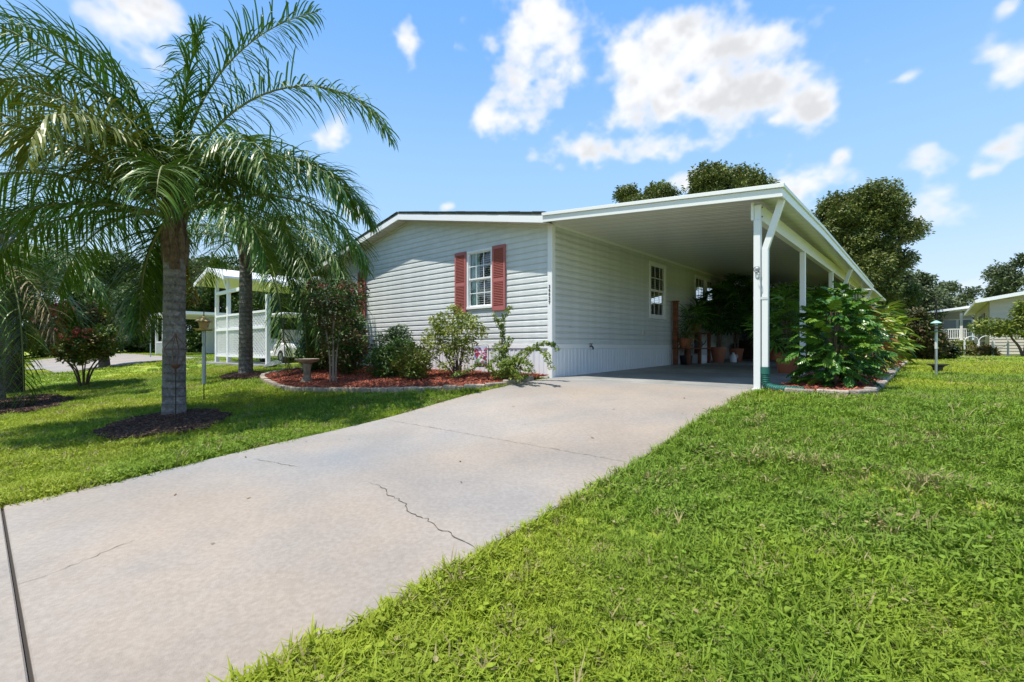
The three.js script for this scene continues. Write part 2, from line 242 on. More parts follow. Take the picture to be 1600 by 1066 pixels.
function chips(name, pts, off, n, cols, seed) { // shredded bark, too much to count
  const r = rng(seed), g = new THREE.BoxGeometry(0.075, 0.007, 0.017); { const p = g.attributes.position; for (let i = 0; i < p.count; i++) p.setY(i, p.getY(i) + Math.abs(p.getX(i)) * 0.16); }
  const im = new THREE.InstancedMesh(g, std([1, 1, 1], 0.9), n), M = new THREE.Matrix4(), q = new THREE.Quaternion(), xs = pts.map(p => p[0]), zs = pts.map(p => p[1]), x0 = Math.min(...xs), x1 = Math.max(...xs), z0 = Math.min(...zs), z1 = Math.max(...zs);
  for (let i = 0; i < n; i++) { let x, z, k = 0; do { x = lerp(x0, x1, r()); z = lerp(z0, z1, r()); } while (!inside(pts, x, z) && k++ < 60); q.setFromEuler(new THREE.Euler((r() - 0.5) * 0.7, r() * 6.3, (r() - 0.5) * 0.7)); const s = 0.4 + r() * 0.8; M.compose(V(x, lawnY(x, z) + off(x, z) + 0.008 + r() * 0.01, z), q, V(s, 1, 0.6 + r() * 0.7)); im.setMatrixAt(i, M); const c = cols[Math.floor(r() * cols.length)], t = 0.75 + r() * 0.5; im.setColorAt(i, L(c[0] * t, c[1] * t, c[2] * t)); }
  im.name = numbered(name); im.userData = { kind: 'stuff' }; im.castShadow = im.receiveShadow = true; scene.add(im);
}
const RED = [[0.30, 0.075, 0.035], [0.22, 0.055, 0.03], [0.36, 0.11, 0.06], [0.13, 0.04, 0.025]], BROWN = [[0.075, 0.035, 0.022], [0.05, 0.025, 0.018], [0.12, 0.065, 0.04], [0.035, 0.02, 0.015]];
chips('mulch_chips', BED_L, bedOff, 15000, RED, 21); chips('mulch_chips', BED_R, bedOff, 6000, RED, 22);
RINGS.forEach((p, i) => chips('mulch_chips', p, ringOff(...ringC[i]), 4200, BROWN, 30 + i));
// edging blocks, one by one along each bed
const stoneMap = tex(256, (u, v) => { const a = tfbm(u, v, 6, 4, 9), f = tfbm(u, v, 48, 2, 7), k = 0.60 + (a - 0.5) * 0.35 + (f - 0.5) * 0.15; return [k + 0.03, k, k - 0.04]; }, { rep: 2 });
const stone = [std([0.95, 0.93, 0.9], 0.9, { map: stoneMap, bumpMap: mulchBump, bumpScale: 0.01 }), std([1.1, 1.05, 0.98], 0.9, { map: stoneMap, bumpMap: mulchBump, bumpScale: 0.01 }), std([0.78, 0.74, 0.7], 0.9, { map: stoneMap, bumpMap: mulchBump, bumpScale: 0.01 })];
function edging(pts, label, len, w, h, seed) {
  const r = rng(seed), t = thing('garden_edging', label, 'edging'), c = new THREE.CatmullRomCurve3(pts.map(([x, z]) => V(x, 0, z)), false, 'centripetal'), n = Math.round(c.getLength() / len), step = c.getLength() / n;
  const shapes = [0, 1, 2].map(k => { const rr = rng(seed * 7 + k), g = new RoundedBoxGeometry(step - 0.012, h + 0.1, w, 2, 0.02); const p = g.attributes.position; for (let i = 0; i < p.count; i++) { const f = vn3(p.getX(i) * 9 + k * 5, p.getY(i) * 9, p.getZ(i) * 9) - 0.5; p.setXYZ(i, p.getX(i) + f * 0.008, p.getY(i) + f * 0.016, p.getZ(i) + f * 0.016); } g.computeVertexNormals(); return uvm(g); });
  for (let i = 0; i < n; i++) { const p = c.getPointAt((i + 0.5) / n), tg = c.getTangentAt((i + 0.5) / n), b = part('block', shapes[i % 3], stone[Math.floor(r() * 3)], t); b.position.set(p.x, lawnY(p.x, p.z) + h / 2 - 0.05 + 0.02 + (r() - 0.5) * 0.014, p.z); b.rotation.set((r() - 0.5) * 0.08, -Math.atan2(tg.z, tg.x) + (r() - 0.5) * 0.05, (r() - 0.5) * 0.06); }
}
edging(CURB_L, 'low pale stone edging around the red mulch bed under the front windows', 0.34, 0.11, 0.07, 3);
edging(CURB_R, 'low pale stone edging along the plant bed beside the carport posts', 0.33, 0.13, 0.055, 5);

// ------------------------------------------------------------------ the house
const white = std([0.74, 0.75, 0.77], 0.45), trimWhite = std([0.80, 0.81, 0.82], 0.4), vinylMap = tex(512, (u, v) => { const s = tfbm(u, v * 0.25 - Math.floor(v * 0.25), 24, 3, 8), g = tfbm(u, v, 5, 4, 9), k = 0.955 + (s - 0.5) * 0.06 + (g - 0.5) * 0.07; return [k, k, k - 0.006]; }, { rep: 0.45 }), vinylBump = tex(256, (u, v) => tfbm(u, v * 4, 8, 3, 5), { srgb: false, rep: 1 });
const vinyl = [std([0.68, 0.705, 0.715], 0.5, { map: vinylMap, bumpMap: vinylBump, bumpScale: 0.0025 }), std([0.695, 0.72, 0.728], 0.52, { map: vinylMap, bumpMap: vinylBump, bumpScale: 0.0025 }), std([0.665, 0.692, 0.705], 0.5, { map: vinylMap, bumpMap: vinylBump, bumpScale: 0.0025 })];
const skirtVinyl = std([0.70, 0.73, 0.77], 0.5), soffitMat = std([0.62, 0.6, 0.56], 0.6), shutterMat = std([0.40, 0.125, 0.12], 0.65), glass = new THREE.MeshPhysicalMaterial({ color: 0xffffff, roughness: 0.02, transmission: 1, thickness: 0, ior: 1.5, side: THREE.DoubleSide }), blindMat = std([0.55, 0.56, 0.55], 0.6), roomPaint = std([0.5, 0.48, 0.44], 0.9), roomFloor = std([0.22, 0.16, 0.11], 0.8);
const house = thing('mobile_home', 'pale grey single-storey home with lap siding and red shutters', 'house');
const HW = 8.53, HL = 17.5, COURSE = 0.1143, SID0 = 0.607, APEX = -4.265, SLOPE = 0.19, RIDGE = 3.55;
const gable = x => RIDGE - SLOPE * Math.abs(x - APEX);
const LAP = [[0.02, 0.001], [0.02, 0.0085], [0, 0.0095], [0, 0.0115], [0.003, 0.0125], [0.064, 0.0105], [0.078, 0.0085], [0.086, 0.002], [COURSE + 0.021, 0.001]];
const LAP_DEEP = LAP.map(([a, b]) => [a, b * 1.75]);
function siding(parent, a0, a1, top, openings, seed, seamAt, lap = LAP) {
  const r = rng(seed), cache = new Map(), put = (x0, x1, y, hScale = 1, deep = 0) => { if (x1 - x0 < 0.02) return; const key = (x1 - x0).toFixed(3) + hScale.toFixed(2); if (!cache.has(key)) cache.set(key, drawn(lap.map(([a, b]) => [a * hScale, b]), 0, x1 - x0)); const b = part('siding_board', cache.get(key), vinyl[Math.floor(r() * 3)], parent); b.position.set(x0, y, deep); };
  for (let k = 0; ; k++) {
    const y = SID0 + k * COURSE, [x0, x1] = top(y, a0, a1); if (x1 - x0 < 0.3 || y > 4) break;
    let spans = [[x0, x1]];
    for (const [ox0, ox1, oy0, oy1] of openings) if (y < oy1 && y + COURSE > oy0) {
      spans = spans.flatMap(([a, b]) => ox1 <= a || ox0 >= b ? [[a, b]] : [[a, ox0], [ox1, b]]);
      if (y < oy0 - 0.004) put(ox0, ox1, y, (oy0 - y) / COURSE); else if (y + COURSE > oy1 + 0.004) { const hh = y + COURSE - oy1; const g = drawn([[0, 0.008], [hh, 0.0025]], 0, ox1 - ox0); const b = part('siding_board', g, vinyl[0], parent); b.position.set(ox0, oy1, 0); }
    }
    for (const [a, b] of spans) if (seamAt && seamAt[0] === k && a < seamAt[1] && b > seamAt[1]) { put(a, seamAt[1], y); put(seamAt[1] - 0.02, b, y, 1, 0.0025); } else put(a, b, y);
  }
}
const WIN_F = [[-2.205, -1.455, 1.335, 2.545], [-7.24, -6.49, 1.335, 2.545]];
const frontWall = part('front_wall', drawn([[0, -0.04], [2.75, -0.04]], -HW, 0), roomPaint, house);
frontWall.geometry = merged([ // sheathing behind the boards, with the window openings left free
  bx(-HW, 0, -0.2, 1.33, -0.1, -0.002), bx(-HW, -7.24, 1.33, 2.55, -0.1, -0.002), bx(-6.49, -2.205, 1.33, 2.55, -0.1, -0.002), bx(-1.455, 0, 1.33, 2.55, -0.1, -0.002), bx(-HW, 0, 2.55, 2.78, -0.1, -0.002)]);
{ const s = new THREE.Shape([[-HW, 2.78], [0, 2.78], [0, gable(0) + 0.02], [APEX, RIDGE + 0.02], [-HW, gable(-HW) + 0.02]].map(p => new THREE.Vector2(...p))), g = new THREE.ExtrudeGeometry(s, { depth: 0.09, bevelEnabled: false }); g.translate(0, 0, -0.095); frontWall.geometry = merged([frontWall.geometry, g]); }
siding(frontWall, -HW + 0.06, -0.065, (y, a, b) => y <= gable(0) ? [a, b] : [APEX - (RIDGE - y) / SLOPE, APEX + (RIDGE - y) / SLOPE], WIN_F, 5, [21, -2.55]);
const sideWall = part('side_wall', merged([bx(-0.1, -0.002, -0.2, 1.24, -10.7, -0.1), bx(-0.1, -0.002, 2.62, 2.84, -HL, -0.1), bx(-0.1, -0.002, 1.24, 2.62, -3.86, -0.1), bx(-0.1, -0.002, 1.24, 2.62, -6.74, -4.8), bx(-0.1, -0.002, 1.24, 2.62, -9.4, -8.5), bx(-0.1, -0.002, -0.2, 2.62, -HL, -10.3)]), roomPaint, house);
const sideBoards = new THREE.Group(); // boards of the side wall hang on the wall's own plane
{ const holder = part('side_cladding', drawn([[0.6, -0.001], [2.82, -0.001]], 0, 0.01), vinyl[0], house); holder.rotation.y = Math.PI / 2; siding(holder, 0.065, 13.5, (y, a, b) => y < 2.76 ? [a, b] : [0, 0], [[3.86, 4.8, 1.24, 2.62], [6.74, 8.5, 1.24, 2.62], [9.4, 10.3, 0.2, 2.5]], 9, null, LAP_DEEP); }
// ribbed skirting, panel by panel, with the belt trim above it
const ribs = []; for (let k = 0; k < 12; k++) { const x = k * 0.03, d = [0.008, 0.014, 0.014, 0.008, 0.012, 0.012, 0.008, 0.014, 0.014, 0.008, 0.012, 0.003][k]; ribs.push([x, d]); }
function skirtPanel(w, y0, y1) { const P = [], q = [[0, 0.002], [0.006, 0.016], [0.03, 0.016], [0.036, 0.007], [0.1, 0.007], [0.106, 0.015], [0.135, 0.015], [0.141, 0.007], [0.205, 0.007], [0.211, 0.015], [0.24, 0.015], [0.246, 0.007], [0.315, 0.007], [0.321, 0.016], [0.35, 0.016], [0.356, 0.0]].map(([a, b]) => [a / 0.356 * w, b]); for (let i = 0; i + 1 < q.length; i++) { const [xa, za] = q[i], [xb, zb] = q[i + 1]; P.push(xa, y0, za, xb, y0, zb, xb, y1, zb, xa, y0, za, xb, y1, zb, xa, y1, za); } const g = new THREE.BufferGeometry(); g.setAttribute('position', new THREE.Float32BufferAttribute(P, 3)); return uvm(g); }
const skirt = part('skirting', merged([bx(-HW, 0.01, 0.522, 0.604, -0.003, 0.026, 0.004), bx(-0.003, 0.026, 0.522, 0.604, -10.7, 0.01, 0.004)]), trimWhite, house);
{ const g = skirtPanel(0.352, -0.25, 0.52); for (let k = 0; k < 24; k++) { const p = part('skirt_panel', g, skirtVinyl, skirt); p.position.set(-0.06 - 0.354 * (k + 1), 0, 0.0); } for (let k = 0; k < 30; k++) { const p = part('skirt_panel', g, skirtVinyl, skirt); p.rotation.y = Math.PI / 2; p.position.set(0, 0, -0.06 - 0.354 * k); } }
part('corner_trim', merged([bx(-0.075, 0.024, -0.05, 2.8, 0.0, 0.027, 0.004), bx(0.001, 0.028, -0.05, 2.8, -0.075, 0.024, 0.004)]), trimWhite, house);
part('corner_trim', merged([bx(-HW - 0.024, -HW + 0.07, -0.2, 2.75, 0.0, 0.027, 0.004)]), trimWhite, house);
part('far_wall', merged([bx(-HW, -HW + 0.1, -0.3, 2.78, -HL, -0.1), bx(-HW, 0, -0.3, 2.9, -HL - 0.1, -HL)]), vinyl[0], house);
part('floor', bx(-HW + 0.1, -0.1, 0.45, 0.55, -HL, -0.1), roomFloor, house);
// roof: two slopes, soffit under the front overhang, rake boards and a ragged shingle edge
const shingleMat = [std([0.10, 0.11, 0.09], 0.95), std([0.075, 0.08, 0.07], 0.95), std([0.13, 0.135, 0.115], 0.95)];
const roof = part('roof', (() => { const s = new THREE.Shape([[-HW - 0.32, gable(-HW - 0.32) + 0.13], [APEX, RIDGE + 0.13], [0.09, gable(0.09) + 0.13], [0.09, gable(0.09) + 0.17], [APEX, RIDGE + 0.17], [-HW - 0.32, gable(-HW - 0.32) + 0.17]].map(p => new THREE.Vector2(...p))), g = new THREE.ExtrudeGeometry(s, { depth: HL + 0.7, bevelEnabled: false }); g.translate(0, 0, -HL - 0.4); return uvm(g); })(), shingleMat[0], house);
{ const r = rng(12); for (const s of [-1, 1]) for (let k = 0; k < 15; k++) { const x = APEX + s * (0.02 + k * 0.289), x2 = x + s * 0.285; if (s > 0 && x2 > 0.12) break; const a = Math.min(x, x2), b = Math.max(x, x2), t = 0.006 + r() * 0.008, g = bx(-(b - a) / 2, (b - a) / 2, 0, t, -0.16, 0.0); const m = part('shingle', g, shingleMat[Math.floor(r() * 3)], roof); m.position.set((a + b) / 2, gable((a + b) / 2) + 0.171 + r() * 0.004, 0.315 + r() * 0.014); m.rotation.z = -s * Math.atan(SLOPE); } }
const rakeShape = (lo, hi, xl, xr) => { const s = new THREE.Shape([[xl, gable(xl) + lo], [APEX, RIDGE + lo], [xr, gable(xr) + lo], [xr, gable(xr) + hi], [APEX, RIDGE + hi], [xl, gable(xl) + hi]].map(p => new THREE.Vector2(...p))); return s; };
{ const g = new THREE.ExtrudeGeometry(rakeShape(-0.01, 0.1, -HW - 0.3, 0.075), { depth: 0.022, bevelEnabled: true, bevelSize: 0.003, bevelThickness: 0.003, bevelSegments: 1 }); g.translate(0, 0, 0.283); part('rake_board', g, trimWhite, house);
  const g2 = new THREE.ExtrudeGeometry(rakeShape(0.1, 0.168, -HW - 0.31, 0.08), { depth: 0.02, bevelEnabled: false }); g2.translate(0, 0, 0.274); part('drip_edge', g2, std([0.52, 0.54, 0.53], 0.45), house);
  for (const s of [-1, 1]) { const a = s > 0 ? APEX : -HW - 0.3, b = s > 0 ? 0.07 : APEX; const sh = new THREE.Shape([[a, gable(a) - 0.002], [b, gable(b) - 0.002], [b, gable(b) + 0.01], [a, gable(a) + 0.01]].map(p => new THREE.Vector2(...p))); const e = new THREE.ExtrudeGeometry(sh, { depth: 0.282, bevelEnabled: false }); const so = part('soffit', e, soffitMat, house); const n = 29; for (let k = 0; k < n; k++) { const x = lerp(a, b, (k + 0.5) / n), rb = part('soffit_rib', bx(-0.012, 0.012, -0.012, 0, 0.02, 0.28), soffitMat, so); rb.position.set(x, gable(x) - 0.002, 0); } }
  part('frieze_trim', (() => { const e = new THREE.ExtrudeGeometry(rakeShape(-0.05, -0.004, -HW + 0.02, -0.06), { depth: 0.014, bevelEnabled: false }); e.translate(0, 0, 0.012); return e; })(), std([0.66, 0.66, 0.64], 0.5), house); }
// windows with grid, two sashes, glass and blinds
function windowUnit(parent, w, h, cols, { blinds = true, curtain = false, fw = 0.045 } = {}) { // local: x along the wall, z out
  const win = part('window', merged([bx(-w / 2, w / 2, h - fw, h, -0.06, 0.032, 0.004), bx(-w / 2, w / 2, 0, fw * 1.1, -0.06, 0.04, 0.004), bx(-w / 2, -w / 2 + fw, fw * 1.1, h - fw, -0.06, 0.03, 0.004), bx(w / 2 - fw, w / 2, fw * 1.1, h - fw, -0.06, 0.03, 0.004)]), trimWhite, parent);
  const x0 = -w / 2 + fw, x1 = w / 2 - fw, y0 = fw * 1.1, y1 = h - fw, mid = (y0 + y1) / 2;
  for (const [a, b, z] of [[mid, y1, 0.0], [y0, mid, -0.02]]) {
    part('sash', merged([bx(x0, x1, a, a + 0.03, z - 0.012, z + 0.012), bx(x0, x1, b - 0.022, b, z - 0.012, z + 0.012), bx(x0, x0 + 0.022, a + 0.03, b - 0.022, z - 0.012, z + 0.012), bx(x1 - 0.022, x1, a + 0.03, b - 0.022, z - 0.012, z + 0.012)]), trimWhite, win);
    part('pane', bx(x0 + 0.02, x1 - 0.02, a + 0.028, b - 0.02, z - 0.003, z), glass, win);
    for (let k = 1; k < cols; k++) { const x = lerp(x0, x1, k / cols); part('muntin', bx(x - 0.008, x + 0.008, a + 0.03, b - 0.022, z + 0.001, z + 0.008), trimWhite, win); }
    part('muntin', bx(x0 + 0.022, x1 - 0.022, (a + b) / 2 - 0.008, (a + b) / 2 + 0.008, z + 0.0015, z + 0.009), trimWhite, win);
  }
  if (blinds) { const g = bx(x0 + 0.02 + (curtain ? (x1 - x0) * 0.28 : 0), x1 - 0.02, -0.0012, 0.0012, -0.022, 0.022); for (let y = y0 + 0.04; y < y1 - 0.02; y += 0.044) { const s = part('blind_slat', g, blindMat, win); s.position.set(0, y, -0.07); s.rotation.x = 0.35; } }
  if (curtain) { const n = 24, P = []; for (let i = 0; i < n; i++) { const xa = lerp(x0, x0 + (x1 - x0) * 0.32, i / n), xb = lerp(x0, x0 + (x1 - x0) * 0.32, (i + 1) / n), za = -0.1 + 0.02 * Math.sin(i * 1.3), zb = -0.1 + 0.02 * Math.sin((i + 1) * 1.3); P.push(xa, y0, za, xb, y0, zb, xb, y1, zb, xa, y0, za, xb, y1, zb, xa, y1, za); } const g = new THREE.BufferGeometry(); g.setAttribute('position', new THREE.Float32BufferAttribute(P, 3)); part('curtain', uvm(g), std([0.30, 0.47, 0.45], 0.8), win); }
  return win;
}
function shutter(x, y, w, h) {
  const s = part('shutter', merged([bx(0, 0.045, 0, h, 0.012, 0.044, 0.005), bx(w - 0.045, w, 0, h, 0.012, 0.044, 0.005), bx(0.045, w - 0.045, 0, 0.09, 0.013, 0.043), bx(0.045, w - 0.045, h - 0.07, h, 0.013, 0.043), bx(0.045, w - 0.045, h * 0.44, h * 0.44 + 0.075, 0.013, 0.043), bx(0.045, w - 0.045, 0.09, h - 0.07, 0.012, 0.02)]), shutterMat, house);
  s.position.set(x, y, 0.012); const g = bx(0.045, w - 0.045, -0.014, 0.014, -0.004, 0.004);
  for (const [a, b] of [[0.1, h * 0.44 - 0.008], [h * 0.44 + 0.085, h - 0.078]]) { const n = Math.round((b - a) / 0.032); for (let k = 0; k < n; k++) { const l = part('louver', g, shutterMat, s); l.position.set(0, a + (b - a) * (k + 0.5) / n, 0.031); l.rotation.x = 0.75; } }
}
for (const [x0, x1, y0, y1] of WIN_F) { const wu = windowUnit(house, x1 - x0, y1 - y0, 3, { curtain: true }); wu.position.set((x0 + x1) / 2, y0, 0.004); }
shutter(-2.56, 1.272, 0.35, 1.285); shutter(-1.445, 1.272, 0.35, 1.285); shutter(-6.478, 1.272, 0.36, 1.285); shutter(-7.61, 1.272, 0.36, 1.285);
{ const a = windowUnit(house, 0.94, 1.38, 3, { fw: 0.075 }); a.rotation.y = Math.PI / 2; a.position.set(0.004, 1.24, -4.33); for (const z of [-7.18, -8.06]) { const b = windowUnit(house, 0.88, 1.38, 3, { fw: 0.07 }); b.rotation.y = Math.PI / 2; b.position.set(0.004, 1.24, z); }
  const door = part('door', merged([bx(-0.44, 0.44, 0, 2.0, -0.03, 0.02, 0.004)]), trimWhite, house); door.rotation.y = Math.PI / 2; door.position.set(0, 0.5, -9.85); part('door_pane', bx(-0.3, 0.3, 1.05, 1.85, 0.021, 0.026), std([0.03, 0.035, 0.04], 0.08), door); part('handle', new THREE.SphereGeometry(0.03, 10, 8).translate(0.36, 0.95, 0.06), std([0.5, 0.4, 0.2], 0.3, { metalness: 1 }), door); }
// ceiling trim along the wall, outlet cover, tap
part('wall_trim', bx(0.0, 0.03, 2.735, 2.79, -10.7, 0.02, 0.004), trimWhite, house);
{ const o = part('outlet_cover', bx(0.012, 0.04, 0.83, 0.95, -3.61, -3.49, 0.008), std([0.6, 0.58, 0.5], 0.5), house); part('outlet_lid', bx(0.04, 0.048, 0.845, 0.885, -3.59, -3.51), std([0.5, 0.48, 0.42], 0.5), o); part('outlet_lid', bx(0.04, 0.048, 0.895, 0.935, -3.59, -3.51), std([0.5, 0.48, 0.42], 0.5), o);
  part('blank_plate', bx(0.012, 0.02, 0.92, 0.98, -0.6, -0.54, 0.003), std([0.5, 0.52, 0.54], 0.5), house);
  const t = part('tap', limb([[0.02, 0.56, -1.22], [0.07, 0.565, -1.22], [0.1, 0.54, -1.22], [0.105, 0.5, -1.22]], 0.013, 0.015, 8), std([0.03, 0.03, 0.03], 0.4, { metalness: 0.6 }), house); part('tap_handle', merged([bar([0.06, 0.565, -1.22], [0.06, 0.61, -1.22], 0.012), new THREE.TorusGeometry(0.028, 0.007, 6, 14).rotateX(Math.PI / 2).translate(0.06, 0.612, -1.22)]), std([0.02, 0.02, 0.03], 0.4), t); }
// house number, one digit under another on the corner trim
const font = await new FontLoader().loadAsync('fonts/droid/droid_sans_bold.typeface.json');
{ const ink = std([0.02, 0.02, 0.025], 0.5); [...'36037'].forEach((d, k) => { const g = new TextGeometry(d, { font, size: 0.052, depth: 0.006, curveSegments: 4 }); g.computeBoundingBox(); g.translate(-(g.boundingBox.max.x + g.boundingBox.min.x) / 2, 0, 0); const m = part('house_number', g, ink, house); m.position.set(-0.028, 1.615 - k * 0.072, 0.0275); }); }
// ------------------------------------------------------------------ carport
const alu = std([0.76, 0.77, 0.76], 0.38), aluPan = std([0.68, 0.69, 0.66], 0.2), aluTop = std([0.8, 0.8, 0.8], 0.4);
const carport = thing('carport', 'white aluminium carport with ribbed ceiling on slender posts beside the house', 'carport');
const CZ0 = 0.29, CZ1 = -10.75, CX1 = 3.74;
const outer = z => 2.452 - 0.022 * Math.max(0, -2.5 - z), ceil = (x, z) => lerp(2.79, outer(z), x / CX1);
const carRoof = part('roof', (() => { const P = [], I = [], n = 24; for (let j = 0; j <= n; j++) { const z = lerp(CZ0, CZ1, j / n); for (const [x, o] of [[0.01, 0.03], [CX1, 0.03], [CX1, 0.075], [0.01, 0.075]]) P.push(x, ceil(x, z) + o, z); } for (let j = 0; j < n; j++) for (let k = 0; k < 4; k++) { const a = j * 4 + k, b = j * 4 + (k + 1) % 4; I.push(a, b, a + 4, b, b + 4, a + 4); } let g = new THREE.BufferGeometry(); g.setAttribute('position', new THREE.Float32BufferAttribute(P, 3)); g.setIndex(I); return uvm(g); })(), aluTop, carport);
{ // ceiling pans side by side, three planks pressed into each
  const n = 38, w = (CZ0 - CZ1) / n;
  for (let k = 0; k < n; k++) {
    const za = CZ0 - k * w, P = [], q = [[0, 0.022], [0.004, 0.003], [w * 0.31, 0], [w * 0.325, 0.009], [w * 0.345, 0.009], [w * 0.36, 0], [w * 0.64, 0], [w * 0.655, 0.009], [w * 0.675, 0.009], [w * 0.69, 0], [w - 0.004, 0.002], [w, 0.022]];
    for (let i = 0; i + 1 < q.length; i++) { const z0 = za - q[i][0], z1 = za - q[i + 1][0], a = q[i][1], b = q[i + 1][1], X0 = 0.012, X1 = CX1 - 0.005; P.push(X0, ceil(X0, z0) + a, z0, X1, ceil(X1, z0) + a, z0, X1, ceil(X1, z1) + b, z1, X0, ceil(X0, z0) + a, z0, X1, ceil(X1, z1) + b, z1, X0, ceil(X0, z1) + b, z1); }
    const g = new THREE.BufferGeometry(); g.setAttribute('position', new THREE.Float32BufferAttribute(P, 3)); part('ceiling_pan', uvm(g), aluPan, carRoof);
  }
}
const skew = (x0, x1, ya, yb, z0, z1, lo, hi) => { const s = new THREE.Shape([[x0, ya + lo], [x1, yb + lo], [x1, yb + hi], [x0, ya + hi]].map(p => new THREE.Vector2(...p))), g = new THREE.ExtrudeGeometry(s, { depth: z1 - z0, bevelEnabled: true, bevelSize: 0.003, bevelThickness: 0.003, bevelSegments: 1 }); g.translate(0, 0, z0); return g; };
const fasc = part('fascia', skew(0.04, 3.765, 2.786, 2.452, 0.292, 0.312, -0.055, 0.045), alu, carport, { label: 'front fascia of the carport roof' });
part('fascia_lip', skew(0.035, 3.785, 2.786, 2.452, 0.286, 0.335, 0.053, 0.098), alu, fasc);
const gut = part('gutter', (() => { const P = [], I = [], n = 20, q = [[0, -0.06], [0.018, -0.06], [0.018, 0.045], [0.036, 0.052], [0.036, 0.095], [-0.05, 0.095], [0, 0.05]]; for (let j = 0; j <= n; j++) { const z = lerp(0.31, CZ1, j / n), x = CX1 + 0.01; for (const [a, b] of q) P.push(x + a, outer(z) + b, z); } const m = q.length; for (let j = 0; j < n; j++) for (let k = 0; k < m; k++) { const a = j * m + k, b = j * m + (k + 1) % m; I.push(a, b, a + m, b, b + m, a + m); } const g = new THREE.BufferGeometry(); g.setAttribute('position', new THREE.Float32BufferAttribute(P, 3)); g.setIndex(I); return uvm(g); })(), alu, carport);
const BX = 3.44;
part('beam', (() => { const P = [], I = [], n = 12; for (let j = 0; j <= n; j++) { const z = lerp(0.14, -10.7, j / n), top = Math.min(2.39, ceil(BX, z) + 0.02); for (const [x, y] of [[BX - 0.04, 2.19], [BX + 0.04, 2.19], [BX + 0.04, top], [BX - 0.04, top]]) P.push(x, Math.min(y, top), z); } for (let j = 0; j < n; j++) for (let k = 0; k < 4; k++) { const a = j * 4 + k, b = j * 4 + (k + 1) % 4; I.push(a, b, a + 4, b, b + 4, a + 4); } I.push(0, 1, 2, 0, 2, 3); const g = new THREE.BufferGeometry(); g.setAttribute('position', new THREE.Float32BufferAttribute(P, 3)); g.setIndex(I); return uvm(g); })(), alu, carport);
part('beam_bracket', bx(BX - 0.075, BX - 0.042, 2.2, 2.43, 0.06, 0.16), alu, carport);
for (const [y, z] of [[2.36, 0.1], [2.24, 0.1]]) part('bolt', new THREE.CylinderGeometry(0.009, 0.009, 0.012, 8).rotateZ(Math.PI / 2).translate(BX + 0.045, y, z), std([0.05, 0.045, 0.04], 0.5), carport);
for (const z of [0.13, -2.65, -5.6, -8.2, -10.8]) { const y0 = slabY(z) - 0.03, p = part('post', bx(BX - 0.042, BX + 0.042, y0, 2.195, z - 0.042, z + 0.042, 0.008), alu, carport); part('post_base', bx(BX - 0.06, BX + 0.06, slabY(z) - 0.005, slabY(z) + 0.01, z - 0.06, z + 0.06), alu, p); }
function downspout(z, yKnee, toY) { // square pipe: down from the gutter, aslant to the post, then down beside it
  const x = BX + 0.092, d = part('downspout', merged([bar([CX1 - 0.02, outer(z) - 0.05, z], [x, yKnee, z], 0.072, 0.062), bx(x - 0.037, x + 0.037, toY, yKnee + 0.01, z - 0.032, z + 0.032, 0.006)]), alu, carport);
  part('strap', merged([bx(x - 0.135, x + 0.04, yKnee - 0.65, yKnee - 0.62, z + 0.0335, z + 0.037)]), std([0.6, 0.62, 0.63], 0.3), d); return d;
}
downspout(0.13, 1.81, 0.2); downspout(-6.3, 1.75, 0.3); downspout(-10.6, 1.7, 0.3);
// green corrugated hose from the first downspout out over the mulch
{ const pts = [], x = BX + 0.092; for (const p of [[x, 0.26, 0.13], [x, 0.16, 0.13], [x + 0.02, 0.06, 0.16], [x + 0.1, 0.025, 0.2], [x + 0.25, 0.02, 0.24], [x + 0.46, 0.015, 0.27]]) pts.push(p); const hose = std([0.02, 0.13, 0.10], 0.4);
  const t = thing('drain_hose', 'green corrugated drain hose at the foot of the front carport post', 'hose'); part('corrugated_pipe', limb(pts, u => 0.046 + 0.008 * Math.sin(u * 150), 0, 16, 150), hose, t); part('cuff', limb([[x, 0.2, 0.13], [x, 0.29, 0.13]], 0.054, 0.054, 16, 3), hose, t);
  const t2 = thing('drain_pipe', 'dark green drain pipe end poking out over the stone edging', 'pipe'); part('corrugated_pipe', limb([[3.7, 0.15, -4.0], [4.1, 0.14, -4.08], [4.66, 0.125, -4.15]], u => 0.052 + 0.005 * Math.sin(u * 150), 0, 16, 120), std([0.03, 0.1, 0.08], 0.45), t2); part('pipe_mouth', new THREE.CylinderGeometry(0.042, 0.042, 0.02, 14).rotateZ(Math.PI / 2).translate(4.655, 0.125, -4.15), std([0.004, 0.004, 0.004], 0.9), t2); }
// little wall thermometer / hanger on the post
{ const t = thing('wire_hanger', 'small grey wire hanger fixed to the front carport post', 'hanger'); const m = std([0.3, 0.31, 0.32], 0.35, { metalness: 0.7 }); part('plate', bx(BX - 0.02, BX + 0.03, 1.5, 1.57, 0.173, 0.182, 0.004), m, t); part('loop', new THREE.TorusGeometry(0.034, 0.006, 6, 18).translate(BX + 0.005, 1.55, 0.2), m, t); part('hook', limb([[BX + 0.01, 1.52, 0.19], [BX + 0.04, 1.47, 0.22], [BX + 0.03, 1.42, 0.22], [BX + 0.005, 1.43, 0.2]], 0.005, 0.004, 6), m, t); }

